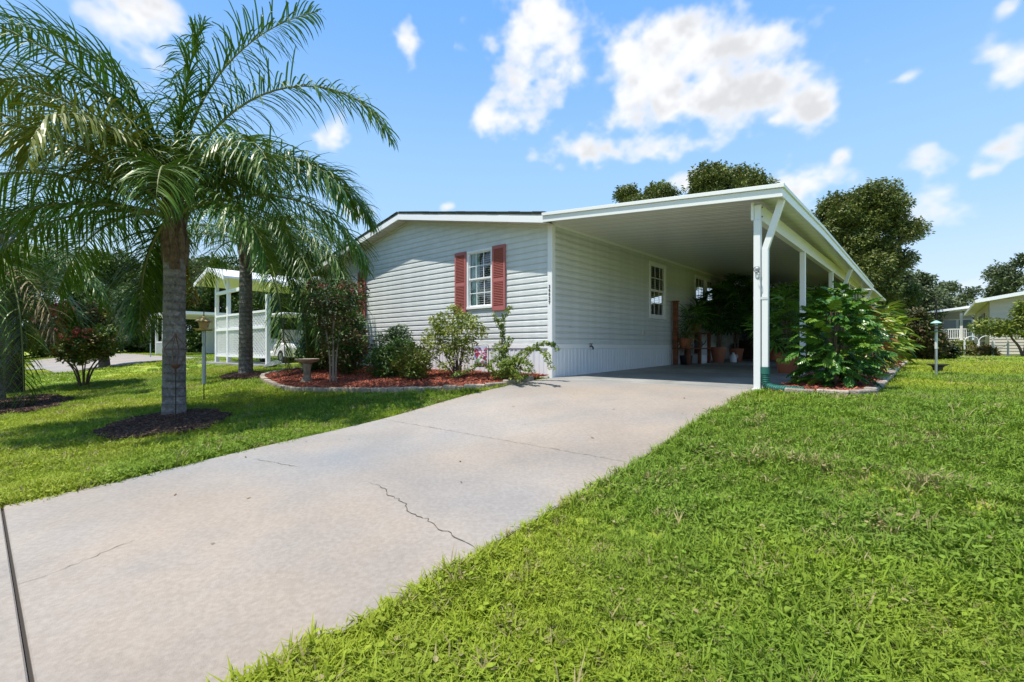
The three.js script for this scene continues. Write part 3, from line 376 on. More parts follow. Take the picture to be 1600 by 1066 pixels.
// ------------------------------------------------------------------ screened room at the end of the carport
const screenMat = new THREE.MeshStandardMaterial({ color: L(0.012, 0.013, 0.014), roughness: 0.8, transparent: true, opacity: 0.78, side: THREE.DoubleSide });
const room = thing('screen_room', 'dark screened porch room with white frame closing the back of the carport', 'screen room');
{ const z = -10.7, fr = (x0, x1, y0, y1, d = 0.05) => part('frame_bar', bx(x0, x1, y0, y1, z - d, z), alu, room), ft = slabY(z);
  fr(0.03, 0.1, ft, 2.75); fr(3.36, 3.43, ft, 2.3); fr(2.3, 2.35, ft, 2.45); fr(1.15, 1.2, ft, 2.6); part('top_rail', skew(0.1, 3.4, 2.76, 2.4, z - 0.05, z - 0.01, -0.06, 0.0), alu, room); part('kick_rail', bx(1.2, 3.36, ft + 0.6, ft + 0.65, z - 0.05, z), alu, room);
  for (const [a, b, t] of [[0.1, 1.15, 2.66], [1.2, 2.3, 2.56], [2.35, 3.36, 2.46]]) part('screen_panel', bx(a, b, ft, t, z - 0.03, z - 0.027), screenMat, room);
  for (let k = 0; k < 4; k++) part('screen_post', bx(3.405, 3.45, ft, 2.2, -8.8 - k * 0.62, -8.755 - k * 0.62), alu, room);
  part('side_screen', bx(3.42, 3.423, 0.7, 2.19, -10.65, -8.78), screenMat, room); part('side_screen', bx(3.42, 3.423, 0.2, 2.19, -15.8, -11.1), screenMat, room);
  part('back_frame', merged([bx(0, 0.1, 0, 2.6, -15.9, -15.8), bx(1.6, 1.7, 0, 2.5, -15.9, -15.8), bx(3.35, 3.45, 0, 2.3, -15.9, -15.8), bx(0, 3.45, 0, 0.9, -15.9, -15.85)]), alu, room);
  part('roof_panel', (() => { const g = new THREE.BoxGeometry(3.8, 0.06, 4.7); g.rotateZ(-0.1); g.translate(1.85, 2.5, -13.55); return g; })(), aluTop, room); }
// wooden steps to the room
{ const w = [std([0.055, 0.03, 0.02], 0.7), std([0.07, 0.038, 0.024], 0.7)], t = thing('wooden_steps', 'dark brown wooden steps against the screened room', 'steps', [0.75, slabY(-10.1), -10.15]); for (let k = 0; k < 3; k++) { part('tread', bx(-0.6, 0.6, 0.2 * (k + 1) - 0.04, 0.2 * (k + 1), 0.2 - k * 0.27, 0.5 - k * 0.27, 0.006), w[k % 2], t); part('riser', bx(-0.58, 0.58, 0.2 * k, 0.2 * (k + 1) - 0.042, 0.44 - k * 0.27, 0.46 - k * 0.27), w[1], t); } for (const s of [-1, 1]) part('stringer', bx(s * 0.6 - 0.02, s * 0.6 + 0.02, 0, 0.5, -0.35, 0.42), w[0], t); }

// ------------------------------------------------------------------ potting rack, pots and odds and ends along the wall
const woodMap = tex(256, (u, v) => { const g = tfbm(u * 1, v * 6, 4, 4, 2), s = Math.sin((v * 24 + g * 5)) * 0.5 + 0.5, k = 0.4 + 0.25 * s * g + 0.2 * g; return [0.52 * k + 0.16, 0.30 * k + 0.09, 0.18 * k + 0.05]; }, { rep: 1 });
const wood = [std([1, 1, 1], 0.7, { map: woodMap }), std([0.8, 0.78, 0.75], 0.7, { map: woodMap })], terra = std([0.42, 0.13, 0.06], 0.75), terra2 = std([0.33, 0.12, 0.07], 0.8);
{ const y = slabY(-5.6), t = thing('potting_rack', 'stained wooden potting rack with shelves against the side wall', 'shelf', [0.05, y, -5.1]);
  part('post', uvm(bx(0.02, 0.13, 0, 1.62, -0.11, 0, 0.006)), wood[0], t); part('post_cap', bx(0, 0.15, 1.62, 1.65, -0.13, 0.02, 0.006), wood[0], t);
  for (const z of [-0.75, -1.45]) part('leg', uvm(bx(0.38, 0.46, 0, 0.82, z - 0.07, z, 0.005)), wood[1], t); for (const z of [-0.75, -1.45]) part('leg', uvm(bx(0.02, 0.1, 0, 0.82, z - 0.07, z, 0.005)), wood[1], t); part('leg', uvm(bx(0.38, 0.46, 0, 0.42, -0.1, -0.02, 0.005)), wood[1], t);
  for (let k = 0; k < 4; k++) { part('shelf_board', uvm(bx(0.01 + k * 0.12, 0.12 + k * 0.12, 0.82, 0.85, -1.55, -0.7, 0.004)), wood[k % 2], t); part('shelf_board', uvm(bx(0.01 + k * 0.12, 0.12 + k * 0.12, 0.4, 0.43, -1.53, 0.0, 0.004)), wood[(k + 1) % 2], t); } }
function pot(name, label, [x, y, z], r, h, m, square) {
  const t = thing(name, label, 'pot', [x, y, z]);
  part('body', square ? uvm(bx(-r, r, 0, h, -r, r, 0.012)) : lathe([[0, 0], [r * 0.68, 0], [r * 0.94, h * 0.82], [r, h * 0.82], [r, h], [r * 0.9, h], [r * 0.88, h * 0.9], [0, h * 0.9]], 26), m, t);
  part('rim', square ? uvm(bx(-r - 0.015, r + 0.015, h - 0.05, h, -r - 0.015, r + 0.015, 0.01)) : new THREE.TorusGeometry(r * 0.98, 0.012, 8, 26).rotateX(Math.PI / 2).translate(0, h, 0), m, t);
  part('soil', new THREE.CylinderGeometry(r * 0.86, r * 0.86, 0.02, 18).translate(0, h * 0.92 + (square ? 0.04 : 0), 0), std([0.03, 0.02, 0.015], 1), t); return t;
}
pot('terracotta_pot', 'terracotta pot of strappy plant on the low shelf of the wooden rack', [0.3, slabY(-5.4) + 0.43, -5.35], 0.17, 0.24, terra);
pot('terracotta_pot', 'round terracotta pot on the top shelf of the wooden rack', [0.3, slabY(-6.3) + 0.85, -6.1], 0.14, 0.2, terra2);
pot('terracotta_pot', 'large terracotta pot on the floor at the end of the wooden rack', [0.6, slabY(-6.9), -6.95], 0.21, 0.42, terra2);
pot('terracotta_pot', 'broad terracotta pot on the floor below the side windows', [0.75, slabY(-8), -8.05], 0.2, 0.36, terra2);
pot('planter_box', 'square red clay planter standing near the screened room', [1.3, slabY(-9.4), -9.4], 0.17, 0.34, terra, true);
pot('planter_box', 'square red clay planter beside the second carport post', [2.75, slabY(-5.2), -5.0], 0.17, 0.36, terra, true);
pot('terracotta_pot', 'terracotta pot half hidden behind the big bed shrub', [3.05, slabY(-3.3), -3.3], 0.2, 0.36, terra);
{ const t = thing('storage_bin', 'white plastic bin under the wooden rack', 'bin', [0.28, slabY(-6.2), -6.2]); part('tub', bx(-0.16, 0.2, 0, 0.24, -0.2, 0.2, 0.02), std([0.62, 0.66, 0.7], 0.4), t); part('lid', bx(-0.17, 0.21, 0.24, 0.265, -0.21, 0.21, 0.008), std([0.55, 0.6, 0.66], 0.4), t);
  const b = thing('bucket', 'black bucket under the low shelf of the wooden rack', 'bucket', [0.28, slabY(-5.5), -5.45]); part('body', lathe([[0, 0], [0.13, 0], [0.16, 0.22], [0.165, 0.22], [0.165, 0.24], [0.15, 0.24], [0.14, 0.02], [0, 0.02]], 20), std([0.015, 0.015, 0.02], 0.5), b); part('handle', new THREE.TorusGeometry(0.155, 0.004, 5, 20, Math.PI).translate(0, 0.22, 0), std([0.3, 0.3, 0.3], 0.3, { metalness: 1 }), b);
  const j = thing('jug', 'pale jug standing by the large terracotta pot', 'jug', [0.95, slabY(-7.0), -7.1]); part('body', lathe([[0, 0], [0.08, 0], [0.09, 0.02], [0.09, 0.18], [0.035, 0.24], [0.035, 0.28], [0, 0.28]], 16), std([0.5, 0.55, 0.6], 0.35), j); part('handle', new THREE.TorusGeometry(0.05, 0.01, 6, 12, Math.PI).rotateZ(-Math.PI / 2).translate(0.07, 0.17, 0), std([0.5, 0.55, 0.6], 0.35), j);
  const bl = thing('watering_can', 'small blue watering can on the rack shelf', 'watering can', [0.28, slabY(-6.5) + 0.43, -6.35]); part('body', lathe([[0, 0], [0.09, 0], [0.1, 0.15], [0.08, 0.17], [0, 0.17]], 18), std([0.12, 0.16, 0.22], 0.4), bl); part('spout', limb([[0.08, 0.05, 0], [0.16, 0.12, 0], [0.2, 0.2, 0]], 0.016, 0.01, 7), std([0.12, 0.16, 0.22], 0.4), bl); part('handle', new THREE.TorusGeometry(0.06, 0.008, 6, 14, Math.PI).translate(0, 0.16, 0), std([0.12, 0.16, 0.22], 0.4), bl); }
// ------------------------------------------------------------------ leaves
function triGeo(P, U) { const g = new THREE.BufferGeometry(); g.setAttribute('position', new THREE.Float32BufferAttribute(P, 3)); g.setAttribute('uv', new THREE.Float32BufferAttribute(U || new Array(P.length / 3 * 2).fill(0), 2)); g.computeVertexNormals(); return g; }
// one leaf along +x, folded along its midrib and bent down
function leafTris(P, M, len, wid, fold = 0.25, droop = 0.25, outline = [[0, 0.1], [0.3, 0.85], [0.62, 0.8], [1, 0]]) {
  const pt = (t, s, w) => V(t * len, Math.abs(s) * w * fold * wid - droop * len * t * t, s * w * wid * 0.5).applyMatrix4(M);
  for (let i = 0; i + 1 < outline.length; i++) { const [ta, wa] = outline[i], [tb, wb] = outline[i + 1]; for (const s of [-1, 1]) { const a = pt(ta, 0, 0), b = pt(tb, 0, 0), c = pt(tb, s, wb), d = pt(ta, s, wa); if (wb > 0.001) P.push(a.x, a.y, a.z, b.x, b.y, b.z, c.x, c.y, c.z); if (wa > 0.001) P.push(a.x, a.y, a.z, c.x, c.y, c.z, d.x, d.y, d.z); } }
}
function cluster(n, R, len, wid, seed, { up = 0.3, outline, fold, droop } = {}) {
  const r = rng(seed), P = [], M = new THREE.Matrix4();
  for (let i = 0; i < n; i++) { const a = r() * 6.283, y = (r() * 2 - 1) * 0.8, rr = R * Math.cbrt(r()); const e = new THREE.Euler((r() - 0.5) * 1.2, a, (r() - 0.5) * 1.6 + up, 'YXZ'); M.compose(V(Math.cos(a) * rr * 0.6, y * rr * 0.8, -Math.sin(a) * rr * 0.6), new THREE.Quaternion().setFromEuler(e), V(1, 1, 1).multiplyScalar(0.65 + r() * 0.6)); leafTris(P, M, len, wid, fold, droop, outline); }
  return triGeo(P);
}
function foliage(name, parent, spots, geo, m, cols, seed) { // spots: [x, y, z, scale]
  const r = rng(seed), im = new THREE.InstancedMesh(geo, m, spots.length), M = new THREE.Matrix4(), q = new THREE.Quaternion();
  spots.forEach(([x, y, z, s], i) => { q.setFromEuler(new THREE.Euler((r() - 0.5) * 0.9, r() * 6.283, (r() - 0.5) * 0.9)); const k = (s || 1) * (0.75 + r() * 0.5); M.compose(V(x, y, z), q, V(k, k, k)); im.setMatrixAt(i, M); const c = cols[Math.floor(r() * cols.length)], t = 0.78 + r() * 0.44; im.setColorAt(i, L(c[0] * t, c[1] * t, c[2] * t)); });
  im.name = name; im.userData = { kind: 'stuff' }; im.castShadow = im.receiveShadow = true; parent.add(im); return im;
}
function fill(blobs, seed, shell = 0.55) { // points spread through ellipsoids [x, y, z, rx, ry, rz, n, scale], thicker towards their skins
  const r = rng(seed), o = [];
  for (const [x, y, z, rx, ry, rz, n, s = 1] of blobs) for (let i = 0; i < n; i++) { let a, b, c, l; do { a = r() * 2 - 1; b = r() * 2 - 1; c = r() * 2 - 1; l = Math.hypot(a, b, c); } while (l > 1 || l < 0.01); const k = Math.pow(l, shell) / l * (0.86 + 0.3 * vn3(a / l * 2.4 + x * 3, b / l * 2.4 + y * 3, c / l * 2.4 + z)); o.push([x + a * k * rx, y + b * k * ry, z + c * k * rz, s]); }
  return o;
}

// ------------------------------------------------------------------ queen palms
const barkMap = tex(512, (u, v) => { const ringy = tfbm(u, v, 4, 3, 3), b = Math.pow(Math.abs(Math.sin((v * 9 + ringy * 0.35) * Math.PI)), 0.5), f = tfbm(u * 1, v * 1, 32, 4, 7), l = tfbm(u, v, 6, 3, 12), spot = tfbm(u, v, 20, 3, 17); let k = 0.36 + 0.07 * b + (f - 0.5) * 0.2 + (l - 0.5) * 0.16; if (spot > 0.66) k += 0.08; return [k + 0.015, k, k - 0.012]; }, { rep: 1 });
const barkBump = tex(512, (u, v) => { const ringy = tfbm(u, v, 4, 3, 3); return 0.5 * Math.pow(Math.abs(Math.sin((v * 9 + ringy * 0.35) * Math.PI)), 0.5) + 0.5 * tfbm(u, v, 32, 4, 7); }, { srgb: false, rep: 1 });
const palmBark = std([0.95, 0.93, 0.93], 0.92, { map: barkMap, bumpMap: barkBump, bumpScale: 0.03 }), bootMat = [std([0.62, 0.42, 0.27], 0.9, { map: barkMap, bumpMap: barkBump, bumpScale: 0.02 }), std([0.4, 0.26, 0.17], 0.9, { map: barkMap }), std([0.85, 0.66, 0.46], 0.9, { map: barkMap, bumpMap: barkBump, bumpScale: 0.02 })], stalkMat = std([0.15, 0.17, 0.05], 0.6);
const frondMats = [[0.085, 0.175, 0.02], [0.105, 0.205, 0.024], [0.135, 0.225, 0.028], [0.195, 0.235, 0.034]].map(c => leafy(c, 0.4, 0.45)), yellowFrond = leafy([0.32, 0.22, 0.03], 0.5, 0.35), tanFrond = leafy([0.22, 0.17, 0.08], 0.6, 0.25);
function frond(parent, az, el, len, { bend = 1.9, mat: fm = 0, seed = 1, dense = 130, leaflet = 0.7, start = 0.16, from = [0, 0, 0], hang = 1, pw = 1.45 } = {}) { // az: heading (0 = +x, towards -z), el: start angle
  const r = rng(seed * 131 + 7), N = 26, pts = [], dir = V(Math.cos(az), 0, -Math.sin(az)), side = V(Math.sin(az), 0, Math.cos(az)); let p = V(...from), a = el; const twist = (r() - 0.5) * 0.5; pts.push(p.clone());
  for (let i = 1; i <= N; i++) { const t = i / N; a = Math.max(-1.48, el - bend * Math.pow(t, pw)); const hz = az + twist * t * t; p = p.clone().add(V(Math.cos(hz) * Math.cos(a), Math.sin(a), -Math.sin(hz) * Math.cos(a)).multiplyScalar(len / N)); pts.push(p); }
  const curve = new THREE.CatmullRomCurve3(pts), P = [], total = dense * 2;
  for (let k = 0; k < total; k++) {
    const t = lerp(start, 0.995, (k + r() * 0.8) / total), base = curve.getPoint(t), tan = curve.getTangent(t), s = k % 2 ? 1 : -1;
    const up = V(0, 1, 0).addScaledVector(tan, -tan.y); if (up.lengthSq() < 0.03) up.copy(dir).negate(); up.normalize(); const sd = V().crossVectors(tan, up).normalize();
    const l = leaflet * (0.55 + 0.45 * Math.sin(Math.PI * Math.pow(t, 0.8))) * (t > 0.85 ? lerp(1, 0.55, (t - 0.85) / 0.15) : 1) * (0.8 + r() * 0.35), lift = (r() - 0.3) * 2.3, fw = 0.45 + 0.5 * t + (r() - 0.5) * 0.3;
    const d = sd.clone().multiplyScalar(s).addScaledVector(up, lift * 0.6).addScaledVector(tan, fw).normalize(); let q = base.clone(), w = 0.0102 * (0.8 + r() * 0.4); const n = 5, ww = V().crossVectors(d, V(0, 1, 0)).normalize().addScaledVector(V(0, 1, 0), (r() - 0.5) * 1.2).normalize(); const drop = (0.45 + r() * 0.8) * hang * (1 - 0.45 * sstep(0.9, 1.5, el) * (1 - t)); const row = [];
    for (let i = 0; i <= n; i++) { const u = i / n, wd = w * (i === 0 ? 0.55 : i === n ? 0.08 : 1 - 0.35 * Math.max(0, u - 0.4)); row.push([q.clone().addScaledVector(ww, wd), q.clone().addScaledVector(ww, -wd)]); d.y -= drop * (0.16 + u * 0.42); d.normalize(); q = q.clone().addScaledVector(d, l / n); }
    for (let i = 0; i < n; i++) { const [A, B] = row[i], [C, D] = row[i + 1]; P.push(A.x, A.y, A.z, B.x, B.y, B.z, D.x, D.y, D.z, A.x, A.y, A.z, D.x, D.y, D.z, C.x, C.y, C.z); }
  }
  const f = part('frond', triGeo(P), typeof fm === 'number' ? frondMats[fm] : fm, parent); part('midrib', limb(pts.filter((_, i) => i % 2 === 0), 0.026, 0.004, 6, 22), stalkMat, f); return f;
}
function palmTrunk(parent, h, r0, r1, seed, lean = [0, 0]) {
  const r = rng(seed), g = limb([[0, -0.12, 0], [lean[0] * 0.2, h * 0.33, lean[1] * 0.2], [lean[0] * 0.55, h * 0.66, lean[1] * 0.55], [lean[0], h, lean[1]]], t => lerp(r0, r1, Math.pow(t, 0.7)) * (1 + 0.10 * Math.exp(-t * 16)) + 0.0028 * Math.pow(Math.abs(Math.sin(t * h * 6.3 * Math.PI + Math.sin(t * 31) * 1.3)), 0.6), 0, 22, 110);
  { const p = g.attributes.position; for (let i = 0; i < p.count; i++) { const f = (vn3(p.getX(i) * 8, p.getY(i) * 14, p.getZ(i) * 8) - 0.5) * 0.02; p.setX(i, p.getX(i) * (1 + f * 2)); p.setZ(i, p.getZ(i) * (1 + f * 2)); } g.computeVertexNormals(); }
  part('trunk', g, palmBark, parent);
  for (let k = 0; k < 15; k++) { // old leaf bases clasping the top of the trunk
    const a = k * 2.4 + r() * 0.3, y = h - 0.1 + 0.03 * k, rr = r1 * (1.12 - k * 0.03), d = [Math.cos(a), Math.sin(a)], out = 0.10 + 0.025 * k; const b = part('leaf_base', limb([[lean[0] + d[0] * rr * 0.55, y - 0.22, lean[1] + d[1] * rr * 0.55], [lean[0] + d[0] * rr * 0.95, y, lean[1] + d[1] * rr * 0.95], [lean[0] + d[0] * (rr * 0.75), y + 0.32, lean[1] + d[1] * (rr * 0.75)], [lean[0] + d[0] * (rr * 0.6 + out * 0.8), y + 0.72, lean[1] + d[1] * (rr * 0.6 + out * 0.8)]], t => lerp(0.075, 0.024, Math.pow(t, 0.6)), 0, 8, 10), bootMat[k % 3], parent);
  }
}
const headings = { right: Math.atan2(-RIGHT[1], RIGHT[0]), away: Math.atan2(-FWD[1], FWD[0]) }; // compass headings of the view, used only to say which way each frond grows
const DEG = Math.PI / 180, hd = d => headings.right + d * DEG; // 0 = to the right, 90 = away, 180 = left, 270 = towards the viewer
{ const y0 = lawnY(-2.92, 5.02) + 0.05, h = 2.42, t = thing('queen_palm', 'tall feathery palm in a dark mulch ring beside the driveway', 'palm tree', [-2.92, y0, 5.02]);
  palmTrunk(t, h, 0.145, 0.128, 3, [0.03, 0.0]); const c = [0.03, h + 0.42, 0];
  const F = [ // heading, start angle, length, bend, colour
    [4, 79, 3.7, 2.5, 1], [-8, 47, 3.1, 2.05, 0], [24, 52, 3.1, 2.0, 0], [-28, 52, 2.8, 2.15, 2], [60, 89, 2.5, 0.25, 1], [12, 87, 3.3, 1.15, 1], [174, 76, 3.9, 2.2, 1], [192, 62, 3.8, 2.1, 2], [165, 44, 3.5, 1.9, 0], [200, 30, 3.3, 1.7, 2], [182, 84, 3.7, 1.75, 0], [150, 66, 3.6, 2.2, 0], [215, 70, 3.0, 2.3, 3], [238, 46, 2.6, 2.1, 3], [266, 62, 2.3, 2.6, 3], [300, 40, 2.1, 2.2, 1], [332, 16, 2.2, 1.6, 1], [42, 60, 3.3, 2.2, 0], [80, 52, 3.2, 2.1, 0], [112, 66, 3.4, 2.2, 1], [130, 48, 3.1, 2.0, 0], [90, 70, 2.8, 1.9, 0], [225, 8, 2.5, 1.4, 1], [185, 10, 3.0, 1.45, 0], [208, 50, 3.4, 2.05, 3], [158, 14, 2.9, 1.4, 1], [6, 28, 3.0, 1.8, 1], [220, 80, 3.2, 2.0, 1]];
  F.forEach(([a, e, l, b, m], i) => frond(t, hd(a), e * DEG, l * (e > 55 ? 1.2 : 1.08), { bend: b, mat: m, seed: i + 1, from: c }));
  [[150, 20, 2.2, 1.9, 0], [135, 30, 2.3, 2.0, 0], [158, 8, 1.9, 1.9, 1]].forEach(([a, e, l, b, m], i) => frond(t, hd(a), e * DEG, l, { bend: b, mat: m, seed: i + 501, from: c, pw: 0.5, dense: 90 }));
  frond(t, hd(100), -50 * DEG, 1.3, { bend: 0.8, mat: yellowFrond, seed: 41, from: c, dense: 36, leaflet: 0.4 });
}
{ const y0 = lawnY(-8.02, 2.3), h = 3.1, t = thing('queen_palm', 'slim feathery palm behind the stone edging with hanging fronds', 'palm tree', [-8.02, y0, 2.3]);
  palmTrunk(t, h, 0.17, 0.14, 5); const c = [0, h + 0.3, 0];
  const F = [[-5, 50, 3.2, 2.3, 0], [10, 30, 3.2, 2.15, 0], [-22, 22, 3.1, 2.1, 1], [-35, 42, 2.9, 2.3, 1], [25, 55, 3.2, 2.3, 0], [-12, 8, 2.9, 1.75, 0], [60, 40, 2.8, 2.1, 0], [170, 45, 2.9, 2.1, 0], [195, 25, 2.9, 1.9, 1], [150, 20, 2.7, 1.9, 0], [230, 35, 2.6, 2.2, 0], [290, 50, 2.6, 2.4, 1], [310, 24, 2.6, 2.1, 0], [100, 40, 2.6, 2.0, 0], [0, 80, 2.4, 1.4, 1], [-15, 54, 4.9, 2.6, 0, 0.62], [3, 36, 4.5, 2.3, 1, 0.45], [-4, 56, 5.0, 2.6, 0, 0.6], [10, 50, 4.7, 2.5, 1, 0.5], [-28, 44, 4.5, 2.5, 0, 0.5], [-10, 30, 4.4, 2.2, 0, 0.4], [-20, 60, 5.0, 2.7, 1, 0.7], [-2, 22, 4.2, 2.0, 0, 0.38], [14, 62, 5.0, 2.7, 0, 0.7], [-38, 32, 4.3, 2.2, 0, 0.4], [-30, 54, 4.9, 2.5, 0, 0.55], [-46, 46, 4.6, 2.4, 1, 0.48]];
  F.forEach(([a, e, l, b, m, pw = 1.3], i) => frond(t, hd(a), e * DEG, l, { bend: b, mat: m, seed: i + 61, from: c, dense: 84, pw }));
}
{ const y0 = lawnY(-9.0, 6.45), h = 2.7, t = thing('queen_palm', 'feathery palm at the left edge with long fronds sweeping the lawn', 'palm tree', [-9.2, y0, 6.62]);
  palmTrunk(t, h, 0.15, 0.13, 9); const c = [0, h + 0.3, 0];
  const F = [[-50, 42, 4.0, 2.6, 1], [-65, 34, 3.9, 2.5, 3], [-38, 30, 3.7, 2.4, 3], [-80, 48, 3.8, 2.7, 3], [-55, 52, 4.2, 2.8, 3], [-30, 44, 3.9, 2.6, 1], [-20, 12, 2.4, 1.9, 3], [60, 60, 2.6, 2.3, 1], [10, 70, 2.6, 2.4, 0], [-60, 30, 2.8, 2.2, 3], [90, 40, 2.8, 2.1, 0], [140, 40, 2.8, 2.1, 0], [180, 30, 2.6, 2, 0], [-85, 50, 2.6, 2.3, 1], [-100, 20, 3, 1.8, 1]];
  F.forEach(([a, e, l, b, m], i) => frond(t, hd(a), e * DEG, l, { bend: b, mat: m, seed: i + 91, from: c, dense: 76, pw: l > 3.55 ? 0.4 : 0.55 }));
  frond(t, hd(-14), -20 * DEG, 2.5, { bend: 1.15, mat: tanFrond, seed: 140, from: c, dense: 46 });
}

// ------------------------------------------------------------------ shrubs of the front bed
const OVAL = [[0, 0.1], [0.25, 0.8], [0.6, 0.9], [1, 0]], SLIM = [[0, 0.2], [0.35, 1], [0.7, 0.7], [1, 0]];
const stemMat = std([0.11, 0.075, 0.05], 0.85), greyStem = std([0.24, 0.2, 0.16], 0.85);
const bedY = (x, z) => lawnY(x, z) + bedOff(x, z);
function shrub(name, label, category, [x, z], { y = bedY(x, z), stems, top, blobs, leaf, mat: m, cols, stem = stemMat, r0 = 0.014, seed = 1, group, shell }) {
  const t = thing(name, label, category, [x, y, z], 0, group), r = rng(seed);
  for (let k = 0; k < stems; k++) { const b = blobs[k % blobs.length], a = r() * 6.3; part('stem', limb([[Math.cos(a) * 0.05, -0.04, Math.sin(a) * 0.05], [b[0] * 0.3 + (r() - 0.5) * 0.08, b[1] * 0.4, b[2] * 0.3 + (r() - 0.5) * 0.08], [b[0] * 0.75 + (r() - 0.5) * 0.14, b[1] * 0.8, b[2] * 0.75 + (r() - 0.5) * 0.14], [b[0] + (r() - 0.5) * b[3], b[1] + b[4] * (0.3 + r() * 0.5), b[2] + (r() - 0.5) * b[5]]], r0, r0 * 0.3, 6, 8), stem, t); }
  foliage('foliage', t, fill(blobs, seed + 3, shell), leaf, m, cols, seed + 5); return t;
}
const leafWhiteMat = leafy([1, 1, 1], 0.5, 0.42);
const cSmall = cluster(12, 0.075, 0.058, 0.034, 4, { outline: OVAL }), cSlim = cluster(12, 0.09, 0.085, 0.022, 5, { outline: SLIM, up: 0.5 }), cMed = cluster(10, 0.09, 0.085, 0.045, 6, { outline: OVAL });
const LIME = [[0.24, 0.30, 0.035], [0.29, 0.34, 0.05], [0.17, 0.25, 0.03], [0.33, 0.36, 0.09]], MIDG = [[0.075, 0.165, 0.03], [0.10, 0.21, 0.035], [0.06, 0.13, 0.028]], YELG = [[0.19, 0.24, 0.035], [0.14, 0.21, 0.03], [0.23, 0.23, 0.04]], BLUG = [[0.07, 0.135, 0.05], [0.09, 0.165, 0.06], [0.055, 0.11, 0.04]], BRON = [[0.12, 0.11, 0.035], [0.09, 0.12, 0.03], [0.15, 0.095, 0.04], [0.075, 0.10, 0.025]], DARK = [[0.022, 0.05, 0.016], [0.03, 0.065, 0.02], [0.018, 0.04, 0.014]];
shrub('lime_shrub', 'loose lime-green shrub on many thin stems below the right front window', 'shrub', [-1.43, 0.98], { stems: 22, blobs: [[-0.15, 1.0, 0, 0.5, 0.24, 0.4, 105], [0.25, 0.85, 0, 0.36, 0.26, 0.35, 75], [-0.6, 0.78, 0, 0.32, 0.22, 0.3, 55], [-0.3, 0.55, 0, 0.45, 0.2, 0.4, 48], [0.15, 0.52, 0, 0.4, 0.2, 0.4, 44], [-0.05, 1.3, 0, 0.16, 0.12, 0.14, 12], [0, 0.25, 0.1, 0.4, 0.1, 0.3, 16], [-0.75, 0.5, 0.1, 0.2, 0.2, 0.2, 14]], leaf: cSmall, mat: leafWhiteMat, cols: LIME, seed: 11, r0: 0.012, shell: 0.8 });
shrub('leafy_shrub', 'mid-green bushy shrub left of the yellowish-green shrub', 'shrub', [-2.95, 1.35], { stems: 9, blobs: [[0, 0.36, 0, 0.42, 0.34, 0.35, 210], [-0.3, 0.3, 0.1, 0.3, 0.28, 0.28, 100], [0.1, 0.62, -0.1, 0.25, 0.2, 0.22, 60]], leaf: cSlim, mat: leafWhiteMat, cols: MIDG, seed: 12 });
shrub('leafy_shrub', 'yellowish-green shrub between the green shrub and the lime-green one', 'shrub', [-2.35, 1.3], { stems: 8, blobs: [[0, 0.36, 0, 0.3, 0.32, 0.28, 150], [0.2, 0.22, 0.1, 0.24, 0.2, 0.22, 70]], leaf: cSlim, mat: leafWhiteMat, cols: YELG, seed: 13 });
shrub('leafy_shrub', 'small open shrub with pale leaves right of the yellowish one', 'shrub', [-1.9, 1.5], { stems: 6, blobs: [[0, 0.3, 0, 0.2, 0.26, 0.2, 55], [-0.12, 0.16, 0.05, 0.18, 0.12, 0.15, 28]], leaf: cSmall, mat: leafWhiteMat, cols: YELG, seed: 14, shell: 0.8 });
shrub('grey_green_shrub', 'grey-green shrub behind the slender flowering tree', 'shrub', [-3.35, 1.1], { stems: 8, blobs: [[0, 0.55, 0, 0.42, 0.42, 0.35, 200], [0.2, 0.85, -0.1, 0.25, 0.2, 0.2, 50]], leaf: cSlim, mat: leafWhiteMat, cols: BLUG, seed: 15 });
shrub('dark_shrub', 'dense dark shrub behind the stone bird bath', 'shrub', [-4.9, 1.3], { stems: 8, blobs: [[0, 0.75, 0, 0.6, 0.7, 0.45, 330], [0.5, 0.5, 0.2, 0.4, 0.45, 0.35, 160], [-0.5, 0.6, 0, 0.4, 0.5, 0.4, 160]], leaf: cMed, mat: leafWhiteMat, cols: [...MIDG, ...BRON], seed: 16 });
shrub('leafy_shrub', 'low green shrub at the far left end of the mulch bed', 'shrub', [-6.4, 1.2], { stems: 7, blobs: [[0, 0.5, 0, 0.6, 0.5, 0.45, 260]], leaf: cMed, mat: leafWhiteMat, cols: MIDG, seed: 17 });
